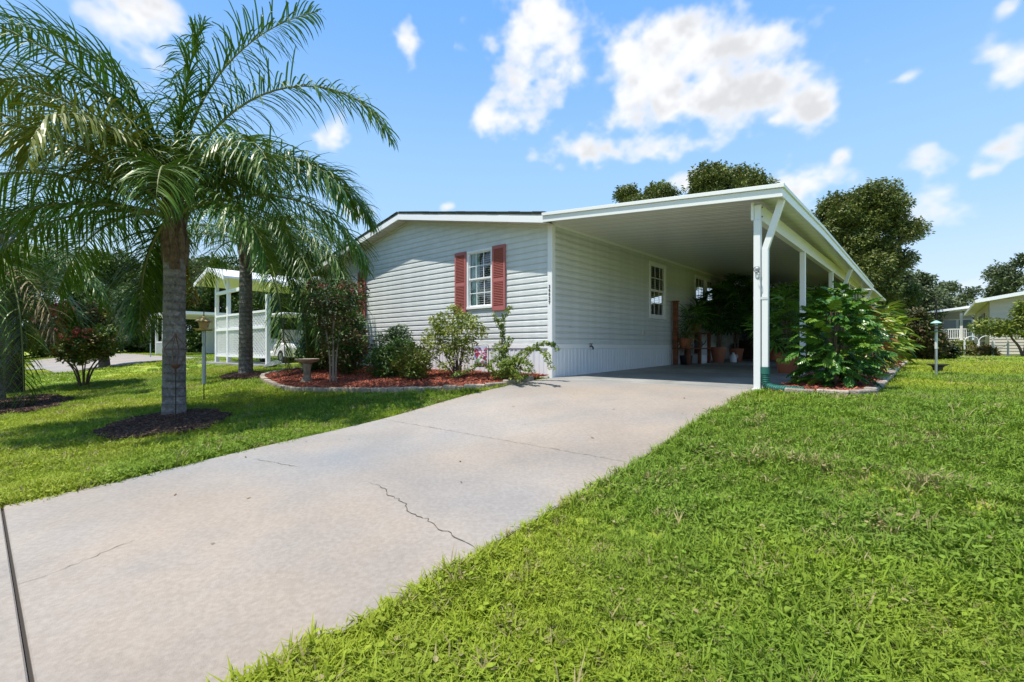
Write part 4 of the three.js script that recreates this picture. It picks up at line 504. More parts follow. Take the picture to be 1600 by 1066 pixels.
{ // vine with one upright shoot and long arching shoots studded with leaves
  const t = thing('arching_vine', 'leafy vine with arching shoots at the house corner', 'vine', [-0.42, bedY(-0.42, 0.85), 0.85]), spots = [], r = rng(5);
  const shoots = [[[0, 0, 0], [-0.02, 0.5, 0], [0.0, 0.85, 0], [0.14, 1.18, 0.02], [0.22, 1.26, 0]], [[0, 0, 0], [0.12, 0.45, 0.05], [0.28, 0.7, 0.1]], [[0.02, 0.8, 0], [-0.12, 1.0, 0], [-0.2, 1.12, 0]], [[0.05, 0, 0.05], [0.45, 0.42, 0.1], [0.85, 0.52, 0.16], [1.12, 0.42, 0.22], [1.24, 0.22, 0.25]], [[0.05, 0, 0.1], [0.4, 0.3, 0.2], [0.7, 0.32, 0.28], [0.92, 0.16, 0.3]], [[0.05, 0, 0.1], [0.3, 0.2, 0.25], [0.6, 0.15, 0.35], [0.75, 0.03, 0.4]], [[0, 0, 0], [-0.2, 0.25, 0.25], [-0.45, 0.12, 0.45], [-0.6, 0.04, 0.6]], [[0.1, 0, 0], [0.5, 0.5, -0.2], [0.8, 0.62, -0.25], [1.0, 0.5, -0.25]]];
  shoots.forEach((s, i) => { part('shoot', limb(s, 0.01, 0.004, 6, 20), stemMat, t); const c = new THREE.CatmullRomCurve3(s.map(p => V(...p))); for (let u = 0.12; u < 1; u += 0.028 / c.getLength()) { const p = c.getPointAt(u); spots.push([p.x + (r() - 0.5) * 0.035, p.y + (r() - 0.3) * 0.04, p.z + (r() - 0.5) * 0.035, 1.05]); } });
  foliage('foliage', t, [...spots, ...fill([[0.05, 0.22, 0.1, 0.25, 0.22, 0.22, 80, 0.9], [0.42, 0.2, 0.15, 0.3, 0.2, 0.22, 80, 0.9], [-0.08, 0.5, 0, 0.14, 0.25, 0.12, 40, 0.9]], 9)], cluster(9, 0.045, 0.046, 0.03, 8, { outline: OVAL }), leafWhiteMat, [[0.17, 0.25, 0.03], [0.12, 0.2, 0.028], [0.24, 0.31, 0.04]], 18);
}
const pinkCluster = cluster(10, 0.05, 0.03, 0.03, 33, { outline: OVAL, fold: 0.6 }), pinkMat = leafy([1, 1, 1], 0.6, 0.3), PINK = [[0.42, 0.07, 0.085], [0.46, 0.14, 0.13], [0.36, 0.09, 0.08]];
{ // slender flowering tree in the bed
  const x = -3.75, z = 2.19, t = thing('crape_myrtle', 'slender crape myrtle with bare stems and sparse pink blooms in the mulch bed', 'tree', [x, bedY(x, z), z]), r = rng(6);
  const tips = []; for (let k = 0; k < 4; k++) { const a = k * 1.6 + 0.4, b = [Math.cos(a) * 0.05, Math.sin(a) * 0.05], top = [Math.cos(a) * 0.22, 1.3 + r() * 0.25, Math.sin(a) * 0.22]; part('trunk', limb([[b[0], -0.05, b[1]], [b[0] * 1.2, 0.5, b[1] * 1.2], [b[0] * 2.4, 0.95, b[1] * 2.4], top], 0.022, 0.012, 8, 12), greyStem, t); for (let q = 0; q < 4; q++) { const a2 = a + (q - 1.5) * 0.7, e = [top[0] + Math.cos(a2) * 0.2, top[1] + 0.15 + r() * 0.4, top[2] + Math.sin(a2) * 0.2]; tips.push(e); part('branch', limb([[top[0] * 0.8, top[1] * 0.85, top[2] * 0.8], top, e], 0.01, 0.004, 6, 6), stemMat, t); } }
  foliage('foliage', t, fill([...tips.map(p => [p[0], p[1] - 0.15, p[2], 0.26, 0.32, 0.26, 20]), [0, 0.95, 0, 0.35, 0.35, 0.35, 50], [0, 1.3, 0, 0.45, 0.35, 0.45, 70]], 21), cSmall, leafWhiteMat, [...MIDG, ...BRON, [0.02, 0.035, 0.012]], 22);
  foliage('flower_cluster', t, fill(tips.filter((_, i) => i % 2).map(p => [p[0] * 1.1, p[1] + 0.05, p[2] * 1.1, 0.08, 0.09, 0.08, 5, 0.7]), 23), pinkCluster, pinkMat, PINK, 24);
}
{ // wide pink-flowered bush on the left lawn
  const x = -11.3, z = 5.04, y = lawnY(x, z), t = thing('crape_myrtle', 'round crape myrtle bush topped with pink flowers on the left lawn', 'bush', [x, y, z]), r = rng(61);
  for (let k = 0; k < 10; k++) { const a = k * 0.628 + r() * 0.3, s = 0.35 + r() * 0.45; part('stem', limb([[Math.cos(a) * 0.06, -0.05, Math.sin(a) * 0.06], [Math.cos(a) * 0.2, 0.45, Math.sin(a) * 0.2], [Math.cos(a) * s, 0.95, Math.sin(a) * s], [Math.cos(a) * s * 1.4, 1.5, Math.sin(a) * s * 1.4]], 0.019, 0.007, 7, 10), stemMat, t); }
  foliage('foliage', t, fill([[0, 1.3, 0, 0.9, 0.6, 0.9, 480], [0.75, 1.05, 0.2, 0.5, 0.4, 0.5, 180], [-0.75, 1.15, 0, 0.55, 0.5, 0.5, 220], [0.1, 1.8, 0, 0.6, 0.4, 0.5, 200], [1.0, 1.25, -0.3, 0.4, 0.3, 0.35, 90]], 62), cMed, leafWhiteMat, [...MIDG, ...YELG, [0.17, 0.12, 0.045], [0.2, 0.16, 0.05], ...BRON], 63);
  foliage('flower_cluster', t, fill([[0.1, 1.95, 0.2, 0.6, 0.3, 0.5, 70], [-0.95, 1.5, 0.2, 0.4, 0.28, 0.35, 34], [1.0, 1.3, 0.2, 0.4, 0.25, 0.35, 34], [0.3, 1.6, 0.6, 0.5, 0.3, 0.4, 30]], 64), pinkCluster, pinkMat, PINK, 65);
}

// ------------------------------------------------------------------ plants beside and under the carport
const cut = (() => { // deeply lobed glossy leaf on its stalk
  const P = [], M = new THREE.Matrix4(); leafTris(P, M, 0.26, 0.07, 0.25, 0.35, [[0, 0.3], [0.2, 0.9], [0.5, 1], [0.8, 0.7], [1, 0]]);
  for (let k = 0; k < 5; k++) for (const s of [-1, 1]) { const t = 0.12 + k * 0.17, l = 0.13 * (1 - 0.35 * Math.abs(k - 1.5) / 2); M.compose(V(0.26 * t, -0.35 * 0.26 * t * t, 0), new THREE.Quaternion().setFromEuler(new THREE.Euler(0, -s * (1.15 - k * 0.12), -0.12, 'YXZ')), V(1, 1, 1)); leafTris(P, M, l, 0.048, 0.2, 0.3, [[0, 0.7], [0.4, 1], [0.8, 0.7], [1, 0]]); }
  return triGeo(P);
})();
const fan = (() => { const P = [], M = new THREE.Matrix4(), n = 9; for (let k = 0; k < n; k++) { const a = (k / (n - 1) - 0.5) * 3.5; M.compose(V(0, 0, 0), new THREE.Quaternion().setFromEuler(new THREE.Euler(0, a, 0.12, 'YXZ')), V(1, 1, 1)); leafTris(P, M, 0.3 * (1 - 0.12 * Math.abs(a)), 0.038, 0.3, 0.4, [[0, 0.25], [0.35, 0.95], [0.85, 0.8], [1, 0.25]]); } return triGeo(P); })();
const strap = (() => { const P = [], M = new THREE.Matrix4(); leafTris(P, M, 0.36, 0.035, 0.35, 0.6, [[0, 0.7], [0.3, 1], [0.7, 0.8], [1, 0]]); return triGeo(P); })();
const paddle = (() => { const P = [], M = new THREE.Matrix4(); leafTris(P, M, 0.3, 0.085, 0.3, 0.45, [[0, 0.12], [0.2, 0.6], [0.45, 1], [0.75, 0.75], [1, 0]]); return triGeo(P); })();
const glossy = [[0.035, 0.11, 0.016], [0.052, 0.15, 0.02], [0.085, 0.20, 0.025], [0.16, 0.27, 0.032]].map(c => leafy(c, 0.3, 0.25)), limeLeaf = [[0.34, 0.44, 0.05], [0.26, 0.39, 0.04], [0.38, 0.42, 0.08]].map(c => leafy(c, 0.35, 0.4)), fanLeaf = [[0.11, 0.25, 0.03], [0.15, 0.30, 0.036], [0.06, 0.14, 0.022]].map(c => leafy(c, 0.4, 0.3)), crotonLeaf = [[0.28, 0.19, 0.03], [0.15, 0.23, 0.03], [0.30, 0.13, 0.04], [0.24, 0.29, 0.04]].map(c => leafy(c, 0.35, 0.25));
function leafPlant(name, label, [x, y, z], { n, R, h, geo, mats, size = 1, seed, low = 0.15, tilt = 0.5, stems = 6, category = 'plant', group }) {
  const t = thing(name, label, category, [x, y, z], 0, group), r = rng(seed);
  for (let k = 0; k < stems; k++) { const a = k / stems * 6.28 + r(), d = R * 0.35 * r(); part('stem', limb([[Math.cos(a) * 0.05, -0.03, Math.sin(a) * 0.05], [Math.cos(a) * d * 0.6, h * 0.5, Math.sin(a) * d * 0.6], [Math.cos(a) * d, h * (0.75 + r() * 0.2), Math.sin(a) * d]], 0.014, 0.006, 6, 7), stemMat, t); }
  for (let k = 0; k < n; k++) { const u = (k + 0.5) / n, a = k * 2.39996 + (r() - 0.5) * 0.5, yy = h * (low + (1 - low) * u * (0.9 + r() * 0.12)), w = R * Math.pow(Math.sin(Math.PI * clamp(0.18 + 0.8 * u)), 0.7) * (0.12 + 0.98 * Math.pow(r(), 0.6)), m = part('leaf', geo, mats[Math.floor(r() * mats.length)], t), s = size * (0.7 + r() * 0.55); m.position.set(Math.cos(a) * w, yy, -Math.sin(a) * w); m.rotation.set((r() - 0.5) * 1.3, a + (r() - 0.5) * 1.1, (u - 0.4) * tilt + (r() - 0.4) * 1.1, 'YXZ'); m.scale.setScalar(s); }
  return t;
}
const rb = (x, z) => bedY(x, z);
leafPlant('lobed_leaf_shrub', 'big dark glossy shrub with lobed leaves at the front of the carport bed', [4.16, rb(4.16, -0.5), -0.5], { n: 300, R: 0.47, h: 1.15, geo: cut, mats: [glossy[0], glossy[1], glossy[1], glossy[2], glossy[2], glossy[3]], size: 0.66, seed: 3, low: 0.02, stems: 9, category: 'shrub' });
leafPlant('lobed_leaf_shrub', 'second glossy lobed shrub rising behind the big dark one', [4.16, rb(4.16, -1.6), -1.6], { n: 220, R: 0.38, h: 1.4, geo: cut, mats: [glossy[2], glossy[3], glossy[1], limeLeaf[1]], size: 0.7, seed: 4, low: 0.1, stems: 8, category: 'shrub' });
leafPlant('croton', 'yellow and copper mottled croton in the middle of the carport bed', [4.3, rb(4.3, -2.7), -2.7], { n: 240, R: 0.3, h: 1.15, geo: paddle, mats: crotonLeaf, size: 0.65, seed: 5, low: 0.05, category: 'shrub' });
leafPlant('silvery_shrub', 'grey-green leafy shrub by the diagonal downspout', [3.95, rb(3.95, -4.3), -4.3], { n: 150, R: 0.5, h: 1.35, geo: cut, mats: [leafy([0.13, 0.19, 0.12], 0.35, 0.25), leafy([0.09, 0.15, 0.08], 0.35, 0.25)], size: 0.9, seed: 6, low: 0.15, category: 'shrub' });
leafPlant('ginger_plant', 'bright lime long-leaved plant near the end of the carport bed', [4.3, rb(4.3, -5.9), -5.9], { n: 200, R: 0.34, h: 1.3, geo: paddle, mats: limeLeaf, size: 0.8, seed: 7, low: 0.1 });
leafPlant('ginger_plant', 'low green long-leaved plant over the edging past the croton', [4.3, rb(4.3, -4.8), -4.8], { n: 180, R: 0.3, h: 1.0, geo: paddle, mats: [glossy[3], limeLeaf[0], limeLeaf[1]], size: 0.7, seed: 8, low: 0.05 });
leafPlant('ginger_plant', 'tall green long-leaved plant at the far end of the carport bed', [4.25, rb(4.25, -8.6), -8.6], { n: 170, R: 0.4, h: 1.5, geo: paddle, mats: [glossy[2], glossy[3], limeLeaf[0]], size: 1.0, seed: 9, low: 0.1 });
leafPlant('spreading_plant', 'copper-tinged low plant beside the dark green drain pipe', [4.3, rb(4.3, -3.75), -3.75], { n: 90, R: 0.34, h: 0.5, geo: strap, mats: crotonLeaf, size: 0.7, seed: 10, low: 0.05 });
leafPlant('lady_palm', 'lady palm with fan leaves in the planter by the second post', [2.75, slabY(-5) + 0.34, -5.0], { n: 80, R: 0.6, h: 1.5, geo: fan, mats: fanLeaf, size: 1.0, seed: 21, low: 0.2, stems: 9 });
leafPlant('lady_palm', 'lady palm with drooping fans in the pot behind the big bed shrub', [3.05, slabY(-3.3) + 0.34, -3.3], { n: 60, R: 0.5, h: 1.05, geo: fan, mats: fanLeaf, size: 0.95, seed: 22, low: 0.1, stems: 7 });
leafPlant('lady_palm', 'dark fan-leaved palm in the planter near the screened room', [1.3, slabY(-9.4) + 0.32, -9.4], { n: 70, R: 0.7, h: 1.9, geo: fan, mats: [fanLeaf[2], glossy[0]], size: 1.1, seed: 23, low: 0.3, stems: 7 });
leafPlant('lady_palm', 'fan-leaved palm standing against the screened room on the right', [2.6, slabY(-8.2), -8.2], { n: 110, R: 0.75, h: 2.0, geo: fan, mats: fanLeaf, size: 1.15, seed: 24, low: 0.2, stems: 9 });
leafPlant('potted_fern_palm', 'tall dark bushy plant growing from the pot at the rack end', [0.6, slabY(-6.95) + 0.38, -6.95], { n: 150, R: 0.62, h: 1.75, geo: fan, mats: [fanLeaf[2], glossy[0]], size: 0.85, seed: 25, low: 0.3, stems: 7 });
leafPlant('potted_fern_palm', 'dark leafy plant reaching the ceiling from the broad pot', [0.75, slabY(-8.05) + 0.32, -8.05], { n: 170, R: 0.65, h: 2.2, geo: fan, mats: [fanLeaf[2], glossy[0]], size: 0.9, seed: 26, low: 0.25, stems: 8 });
leafPlant('spider_plant', 'striped spider plant spilling from the pot on the low shelf', [0.3, slabY(-5.4) + 0.64, -5.35], { n: 60, R: 0.12, h: 0.16, geo: strap, mats: [leafy([0.2, 0.24, 0.08], 0.4, 0.3), leafy([0.1, 0.17, 0.04], 0.4, 0.3), leafy([0.25, 0.2, 0.07], 0.5, 0.3)], size: 0.85, seed: 27, low: 0.3, tilt: 2.0, stems: 1 });
leafPlant('fern', 'full green fern in the pot on the top rack shelf', [0.3, slabY(-6.3) + 1.03, -6.1], { n: 120, R: 0.26, h: 0.5, geo: strap, mats: [fanLeaf[0], fanLeaf[1], fanLeaf[2]], size: 0.95, seed: 28, low: 0.1, tilt: 1.6, stems: 2 });
leafPlant('fern', 'green fern hanging over the wooden rack post', [0.25, slabY(-5.7) + 0.85, -5.72], { n: 80, R: 0.22, h: 0.55, geo: strap, mats: [fanLeaf[0], fanLeaf[2]], size: 0.85, seed: 29, low: 0.1, tilt: 1.4, stems: 2 });
// ------------------------------------------------------------------ garden ornaments
const iron = std([0.03, 0.025, 0.022], 0.5, { metalness: 0.5 }), rust = std([0.11, 0.05, 0.035], 0.7), cast = std([0.72, 0.66, 0.6], 0.9, { map: stoneMap }), galv = std([0.42, 0.46, 0.47], 0.35, { metalness: 0.7 });
{ const x = -4.54, z = 4.2, y = lawnY(x, z), t = thing('bird_feeder', 'tan lantern bird feeder on a grey sleeved pole by the main palm', 'bird feeder', [x, y, z]);
  part('pole', limb([[0, -0.05, 0], [0, 0.9, 0], [0, 1.74, 0]], 0.009, 0.008, 8, 6), iron, t);
  part('baffle_sleeve', lathe([[0.03, 0.32], [0.032, 0.32], [0.032, 0.98], [0.022, 1.0], [0.022, 1.03], [0.032, 1.05], [0.032, 1.26], [0.012, 1.27]], 16), std([0.36, 0.41, 0.42], 0.4, { metalness: 0.4 }), t);
  const tan = std([0.55, 0.36, 0.13], 0.55); part('tray', lathe([[0, 1.265], [0.13, 1.265], [0.14, 1.29], [0.135, 1.295], [0, 1.28]], 8), std([0.5, 0.38, 0.12], 0.55), t); part('seed_hopper', lathe([[0.065, 1.29], [0.085, 1.4], [0.1, 1.43], [0, 1.43]], 6), std([0.5, 0.33, 0.15], 0.4), t); part('feeder_roof', lathe([[0.14, 1.425], [0.15, 1.43], [0.07, 1.49], [0.03, 1.5], [0.025, 1.52], [0, 1.52]], 6), tan, t); for (let k = 0; k < 4; k++) part('perch', bar([0.1 * Math.cos(k * 1.57), 1.3, 0.1 * Math.sin(k * 1.57)], [0.17 * Math.cos(k * 1.57), 1.3, 0.17 * Math.sin(k * 1.57)], 0.012), tan, t); }
{ const x = -2.2, z = 5.17, y = lawnY(x, z) + 0.03, t = thing('wire_plant_holder', 'rusty diamond-shaped wire holder on a stake in front of the palm trunk', 'plant holder', [x, y, z]);
  part('stake', limb([[0, -0.06, 0], [0.004, 0.4, 0], [0, 0.74, 0]], 0.007, 0.007, 7, 5), iron, t);
  for (let k = 0; k < 4; k++) { const a = k * 1.57 + 0.5, c = Math.cos(a), s = Math.sin(a); part('cage_wire', limb([[c * 0.05, 0.78, s * 0.05], [c * 0.1, 0.93, s * 0.1], [c * 0.125, 1.0, s * 0.125], [c * 0.1, 1.05, s * 0.1], [c * 0.012, 1.17, s * 0.012]], 0.006, 0.006, 6, 16), rust, t); }
  part('hoop', new THREE.TorusGeometry(0.125, 0.005, 6, 24).rotateX(Math.PI / 2).translate(0, 1.0, 0), rust, t); part('cup', lathe([[0.012, 0.74], [0.05, 0.775], [0.062, 0.8], [0.058, 0.802], [0.01, 0.75]], 16), rust, t);
  for (const s of [-1, 1]) part('scroll', limb([[0, 1.17, 0], [s * 0.03, 1.2, 0], [s * 0.05, 1.185, 0], [s * 0.04, 1.165, 0]], 0.005, 0.004, 6, 12), rust, t); for (const s of [-1, 1]) part('scroll', limb([[0, 0.68, 0], [s * 0.045, 0.7, 0], [s * 0.045, 0.745, 0], [s * 0.02, 0.74, 0]], 0.005, 0.004, 6, 12), rust, t); }
{ const x = -4.5, z = 2.36, t = thing('bird_bath', 'pale stone bird bath on a short pedestal in the red mulch', 'bird bath', [x, bedY(x, z), z]);
  part('pedestal', lathe([[0, -0.03], [0.125, -0.03], [0.13, 0.03], [0.1, 0.05], [0.075, 0.12], [0.068, 0.24], [0.085, 0.35], [0.11, 0.4], [0, 0.4]], 24), cast, t); part('basin', lathe([[0, 0.39], [0.1, 0.4], [0.2, 0.43], [0.235, 0.47], [0.235, 0.485], [0.215, 0.485], [0.17, 0.455], [0, 0.445]], 30), std([0.95, 0.85, 0.8], 0.85, { map: stoneMap }), t); }
{ const cv = document.createElement('canvas'); cv.width = 96; cv.height = 160; const c = cv.getContext('2d'), r = rng(15); c.fillStyle = '#c9c6d6'; c.fillRect(0, 0, 96, 160); const cols = ['#b5293f', '#d9d6e2', '#8f2237', '#6c78a8', '#d06a7c', '#e9e4ea', '#4d5b93', '#7d9a63']; for (let k = 0; k < 120; k++) { c.fillStyle = cols[Math.floor(r() * cols.length)]; c.beginPath(); c.ellipse(r() * 96, 20 + r() * 140, 4 + r() * 9, 5 + r() * 10, r() * 3, 0, 7); c.fill(); }
  const mp = new THREE.CanvasTexture(cv); mp.colorSpace = THREE.SRGBColorSpace; const x = -0.68, z = 1.12, y = bedY(x, z), t = thing('garden_flag', 'small red white and blue garden flag beside the lime-green shrub', 'flag', [x, y, z], 0.55);
  const g = new THREE.PlaneGeometry(0.22, 0.36, 10, 6); { const p = g.attributes.position; for (let i = 0; i < p.count; i++) p.setZ(i, 0.012 * Math.sin(p.getX(i) * 30 + p.getY(i) * 5)); g.computeVertexNormals(); } g.translate(0, 0.42, 0); part('cloth', g, std([1, 1, 1], 0.8, { map: mp }), t); part('pole', limb([[0.13, -0.05, 0], [0.13, 0.3, 0], [0.13, 0.62, 0], [0.1, 0.625, 0], [-0.12, 0.61, 0]], 0.005, 0.005, 6, 30), iron, t); }
[[-2.42, 0.62, 'black hook with a hanging solar lantern above the mid-green shrub'], [-0.72, 0.5, 'black hook with a hanging solar lantern beside the corner vine']].forEach(([x, z, label], i) => { const y = bedY(x, z), t = thing('garden_lantern', label, 'garden lantern', [x, y, z], -0.4, 'solar lanterns in the front bed');
  part('hook', limb([[0.1, -0.05, 0], [0.1, 0.4, 0], [0.1, 0.62, 0], [0.05, 0.71, 0], [-0.02, 0.7, 0], [-0.045, 0.63, 0], [-0.04, 0.58, 0]], 0.006, 0.005, 7, 30), iron, t); part('lantern_cap', lathe([[0.05, 0.5], [0.045, 0.515], [0.02, 0.535], [0, 0.56]], 12), iron, t); part('lantern_glass', lathe([[0.02, 0.44], [0.032, 0.47], [0.034, 0.5], [0, 0.5]], 12), std([0.35, 0.36, 0.36], 0.2), t); part('lantern_tip', lathe([[0, 0.41], [0.012, 0.425], [0.02, 0.44], [0, 0.44]], 10), iron, t); });
{ const x = 5.17, z = -3.72, y = lawnY(x, z), t = thing('bird_feeder', 'slim pole bird feeder with mint green hood on the right lawn', 'bird feeder', [x, y, z]);
  part('pole', limb([[0, -0.05, 0], [0, 0.6, 0], [0.005, 1.26, 0]], 0.011, 0.009, 8, 6), iron, t); part('lower_sleeve', lathe([[0.018, 0], [0.018, 0.2], [0.021, 0.21], [0.018, 0.22], [0.018, 0.33], [0.021, 0.34], [0.018, 0.35], [0.018, 0.45], [0.012, 0.46]], 12), galv, t);
  part('seed_tube', lathe([[0.021, 0.46], [0.021, 0.88], [0, 0.885]], 12), std([0.62, 0.66, 0.64], 0.3), t); for (let k = 0; k < 3; k++) { const d = part('tray', lathe([[0, 0], [0.075, 0], [0.085, 0.012], [0, 0.006]], 16), [std([0.12, 0.24, 0.2], 0.5), rust, std([0.12, 0.24, 0.2], 0.5)][k], t); d.position.y = 0.74 + k * 0.05; if (k === 1) d.position.x = 0.03; }
  part('hood', lathe([[0.075, 0.885], [0.068, 0.895], [0.025, 0.922], [0.01, 0.93]], 18), std([0.3, 0.55, 0.45], 0.5), t); part('finial', lathe([[0, 1.3], [0.014, 1.28], [0.02, 1.25], [0.008, 1.2], [0.014, 1.14], [0, 1.13]], 10), iron, t); }
{ const x = 5.19, z = -5.2, y = lawnY(x, z), t = thing('bird_bath', 'low dark stone bird bath behind the slim feeder pole', 'bird bath', [x, y, z]); const d = std([0.045, 0.045, 0.04], 0.85); part('pedestal', lathe([[0, -0.02], [0.085, -0.02], [0.07, 0.03], [0.08, 0.09], [0.1, 0.12], [0, 0.12]], 18), d, t); part('basin', lathe([[0, 0.11], [0.1, 0.12], [0.165, 0.145], [0.17, 0.16], [0.15, 0.158], [0, 0.135]], 24), d, t); }

// ------------------------------------------------------------------ neighbours on the left
{ const x0 = -15.9, x1 = -11.0, z = 0.6, y = lawnY(-13.5, 0.6), t = thing('lattice_carport', 'open white neighbour carport with lattice screen and small gable roof', 'carport', [x0, y, z]), w = x1 - x0, lat = std([0.78, 0.79, 0.8], 0.55);
  for (const [x, top] of [[0, 2.95], [1.3, 2.95], [3.05, 2.95], [w, 2.3]]) part('post', bx(x - 0.06, x + 0.06, -0.1, top, -0.06, 0.06, 0.006), lat, t); for (const x of [0, 3.05, w]) part('post', bx(x - 0.06, x + 0.06, -0.1, 2.9, -4.6, -4.48), lat, t);
  for (const [y0, y1] of [[0.24, 0.3], [1.22, 1.3], [1.75, 1.82], [2.62, 2.74]]) part('rail', bx(0.06, (y0 > 2 ? 3.05 : w) - 0.06, y0, y1, -0.035, 0.05), lat, t);
  const lp = (xa, xb, ya, yb) => { const list = [], s = 0.13, th = 0.036; for (const dir of [1, -1]) for (let c = -(yb - ya); c < (xb - xa) + (yb - ya); c += s) { let p0, p1; if (dir > 0) { const u0 = Math.max(c, 0), u1 = Math.min(c + (yb - ya), xb - xa); if (u1 - u0 < 0.04) continue; p0 = [xa + u0, ya + (u0 - c), dir * 0.006]; p1 = [xa + u1, ya + (u1 - c), dir * 0.006]; } else { const u0 = Math.max(c, 0), u1 = Math.min(c + (yb - ya), xb - xa); if (u1 - u0 < 0.04) continue; p0 = [xa + u0, yb - (u0 - c), dir * 0.006]; p1 = [xa + u1, yb - (u1 - c), dir * 0.006]; } list.push(bar(p0, p1, th, 0.01)); } part('lattice_panel', merged(list), lat, t, { kind: 'stuff' }); };
  lp(0.06, 1.24, 0.3, 1.22); lp(0.06, 1.24, 1.3, 1.75); lp(1.36, 2.99, 0.3, 1.22); lp(1.36, 2.99, 1.3, 1.75); lp(3.11, w - 0.06, 0.3, 1.22); lp(3.11, w - 0.06, 1.3, 1.75);
  const ax = 0.4, rz = -5.2, pitch = 0.27, roofM = std([0.7, 0.71, 0.72], 0.5); for (const s of [-1, 1]) { const xe = ax + s * 1.75, sh = new THREE.Shape([[ax, 3.62], [xe, 3.62 - 1.75 * pitch], [xe, 3.55 - 1.75 * pitch], [ax, 3.55]].map(p => new THREE.Vector2(...p))), g = new THREE.ExtrudeGeometry(sh, { depth: 0.4 - rz, bevelEnabled: false }); g.translate(0, 0, rz); part('roof_slope', g, roofM, t); const f = new THREE.ExtrudeGeometry(new THREE.Shape([[ax, 3.64], [xe, 3.64 - 1.75 * pitch], [xe, 3.48 - 1.75 * pitch], [ax, 3.48]].map(p => new THREE.Vector2(...p))), { depth: 0.03, bevelEnabled: false }); f.translate(0, 0, 0.41); part('rake_board', f, lat, t); part('brace', bar([s < 0 ? 0 : 1.3, 2.6, 0], [ax + s * 0.3, 3.35, 0.02], 0.07), lat, t); }
  part('king_post', bx(ax + 0.85, ax + 0.94, 2.74, 3.3, -0.03, 0.05), lat, t); part('flat_roof', bx(2.2, w + 0.4, 2.98, 3.06, rz, -1.6), roofM, t); part('flat_fascia', bx(2.2, w + 0.4, 2.93, 3.07, -1.595, -1.57), lat, t); }
structure('neighbour_slab', uvm(bx(-16.6, -10.4, lawnY(-13, -2) - 0.15, lawnY(-13.5, 0.6) + 0.035, -5, 1.1)), carportConcrete);
{ const y = lawnY(-13.5, 0.6) + 0.035, t = thing('golf_cart', 'white golf cart parked behind the white lattice', 'golf cart', [-13.1, y, -0.9]), wm = std([0.8, 0.8, 0.8], 0.25), bk = std([0.02, 0.02, 0.02], 0.8), sh = new THREE.Shape(); sh.moveTo(-1.15, 0.25); sh.lineTo(-1.2, 0.5); sh.quadraticCurveTo(-1.1, 0.82, -0.75, 0.85); sh.lineTo(-0.6, 0.62); sh.lineTo(-0.2, 0.35); sh.lineTo(0.2, 0.35); sh.lineTo(0.25, 0.62); sh.lineTo(0.7, 0.66); sh.quadraticCurveTo(1.15, 0.72, 1.2, 0.5); sh.lineTo(1.15, 0.25); sh.closePath();
  const g = new THREE.ExtrudeGeometry(sh, { depth: 1.06, bevelEnabled: true, bevelSize: 0.04, bevelThickness: 0.05, bevelSegments: 3 }); g.translate(0, 0, -0.53); part('body', g, wm, t); part('seat', bx(0.25, 0.75, 0.66, 0.82, -0.5, 0.5, 0.05), std([0.5, 0.47, 0.4], 0.6), t); part('seat_back', bx(0.62, 0.74, 0.82, 1.2, -0.5, 0.5, 0.04), std([0.5, 0.47, 0.4], 0.6), t); part('canopy', bx(-0.75, 1.05, 1.72, 1.8, -0.58, 0.58, 0.03), wm, t); for (const [a, b] of [[-0.75, -0.6], [0.9, 0.95]]) for (const s of [-1, 1]) part('canopy_post', bar([a, 0.75, s * 0.5], [b, 1.74, s * 0.5], 0.03), bk, t);
  for (const x of [-0.85, 0.85]) for (const s of [-1, 1]) { const wh = part('wheel', new THREE.CylinderGeometry(0.23, 0.23, 0.18, 22).rotateX(Math.PI / 2).translate(x, 0.23, s * 0.5), bk, t); part('hubcap', new THREE.CylinderGeometry(0.12, 0.12, 0.19, 16).rotateX(Math.PI / 2).translate(x, 0.23, s * 0.5), std([0.5, 0.5, 0.5], 0.3, { metalness: 0.8 }), wh); } }
{ // low reel with a coiled hose near the lattice
  const t = thing('hose_reel', 'grey coiled garden hose on the grass behind the stone edging', 'hose', [-9.6, lawnY(-9.6, 1.0), 1.0]); for (let k = 0; k < 4; k++) part('hose_coil', new THREE.TorusGeometry(0.24 - k * 0.035, 0.016, 7, 30).rotateX(Math.PI / 2 + 0.25).translate(0, 0.12 + k * 0.022, 0), std([0.2, 0.24, 0.24], 0.4), t); part('reel_drum', new THREE.CylinderGeometry(0.1, 0.12, 0.16, 16).translate(0, 0.06, 0), std([0.05, 0.055, 0.05], 0.6), t); }
structure('neighbour_driveway', drape([[-20.5, 4.6], [-21, -0.6], [-44, -1.2], [-44, 4.2], [-27.5, 5.2]], 0.035, 0.5), concrete);
{ const t = thing('white_porch', 'small white neighbour porch with posts beyond the pink-flowered bush', 'porch', [-33, lawnY(-33, -1.5), -1.5]), lat = std([0.75, 0.75, 0.76], 0.5); part('back_wall', bx(-2.5, 3, 0, 2.6, -3.1, -3), std([0.5, 0.55, 0.58], 0.6), t); part('roof', bx(-2.9, 3.4, 2.6, 2.78, -3.4, 0.4), lat, t); for (const x of [-2.4, -0.6, 1.2, 2.9]) part('post', bx(x - 0.07, x + 0.07, 0, 2.6, -0.07, 0.07), lat, t); part('rail', bx(-2.4, 2.9, 0.85, 0.93, -0.03, 0.03), lat, t); for (let k = 0; k < 22; k++) part('baluster', bx(-2.3 + k * 0.24, -2.26 + k * 0.24, 0.1, 0.85, -0.02, 0.02), lat, t); part('door', bx(0.2, 1.1, 0, 2.05, -2.99, -2.95), std([0.3, 0.32, 0.33], 0.5), t); }
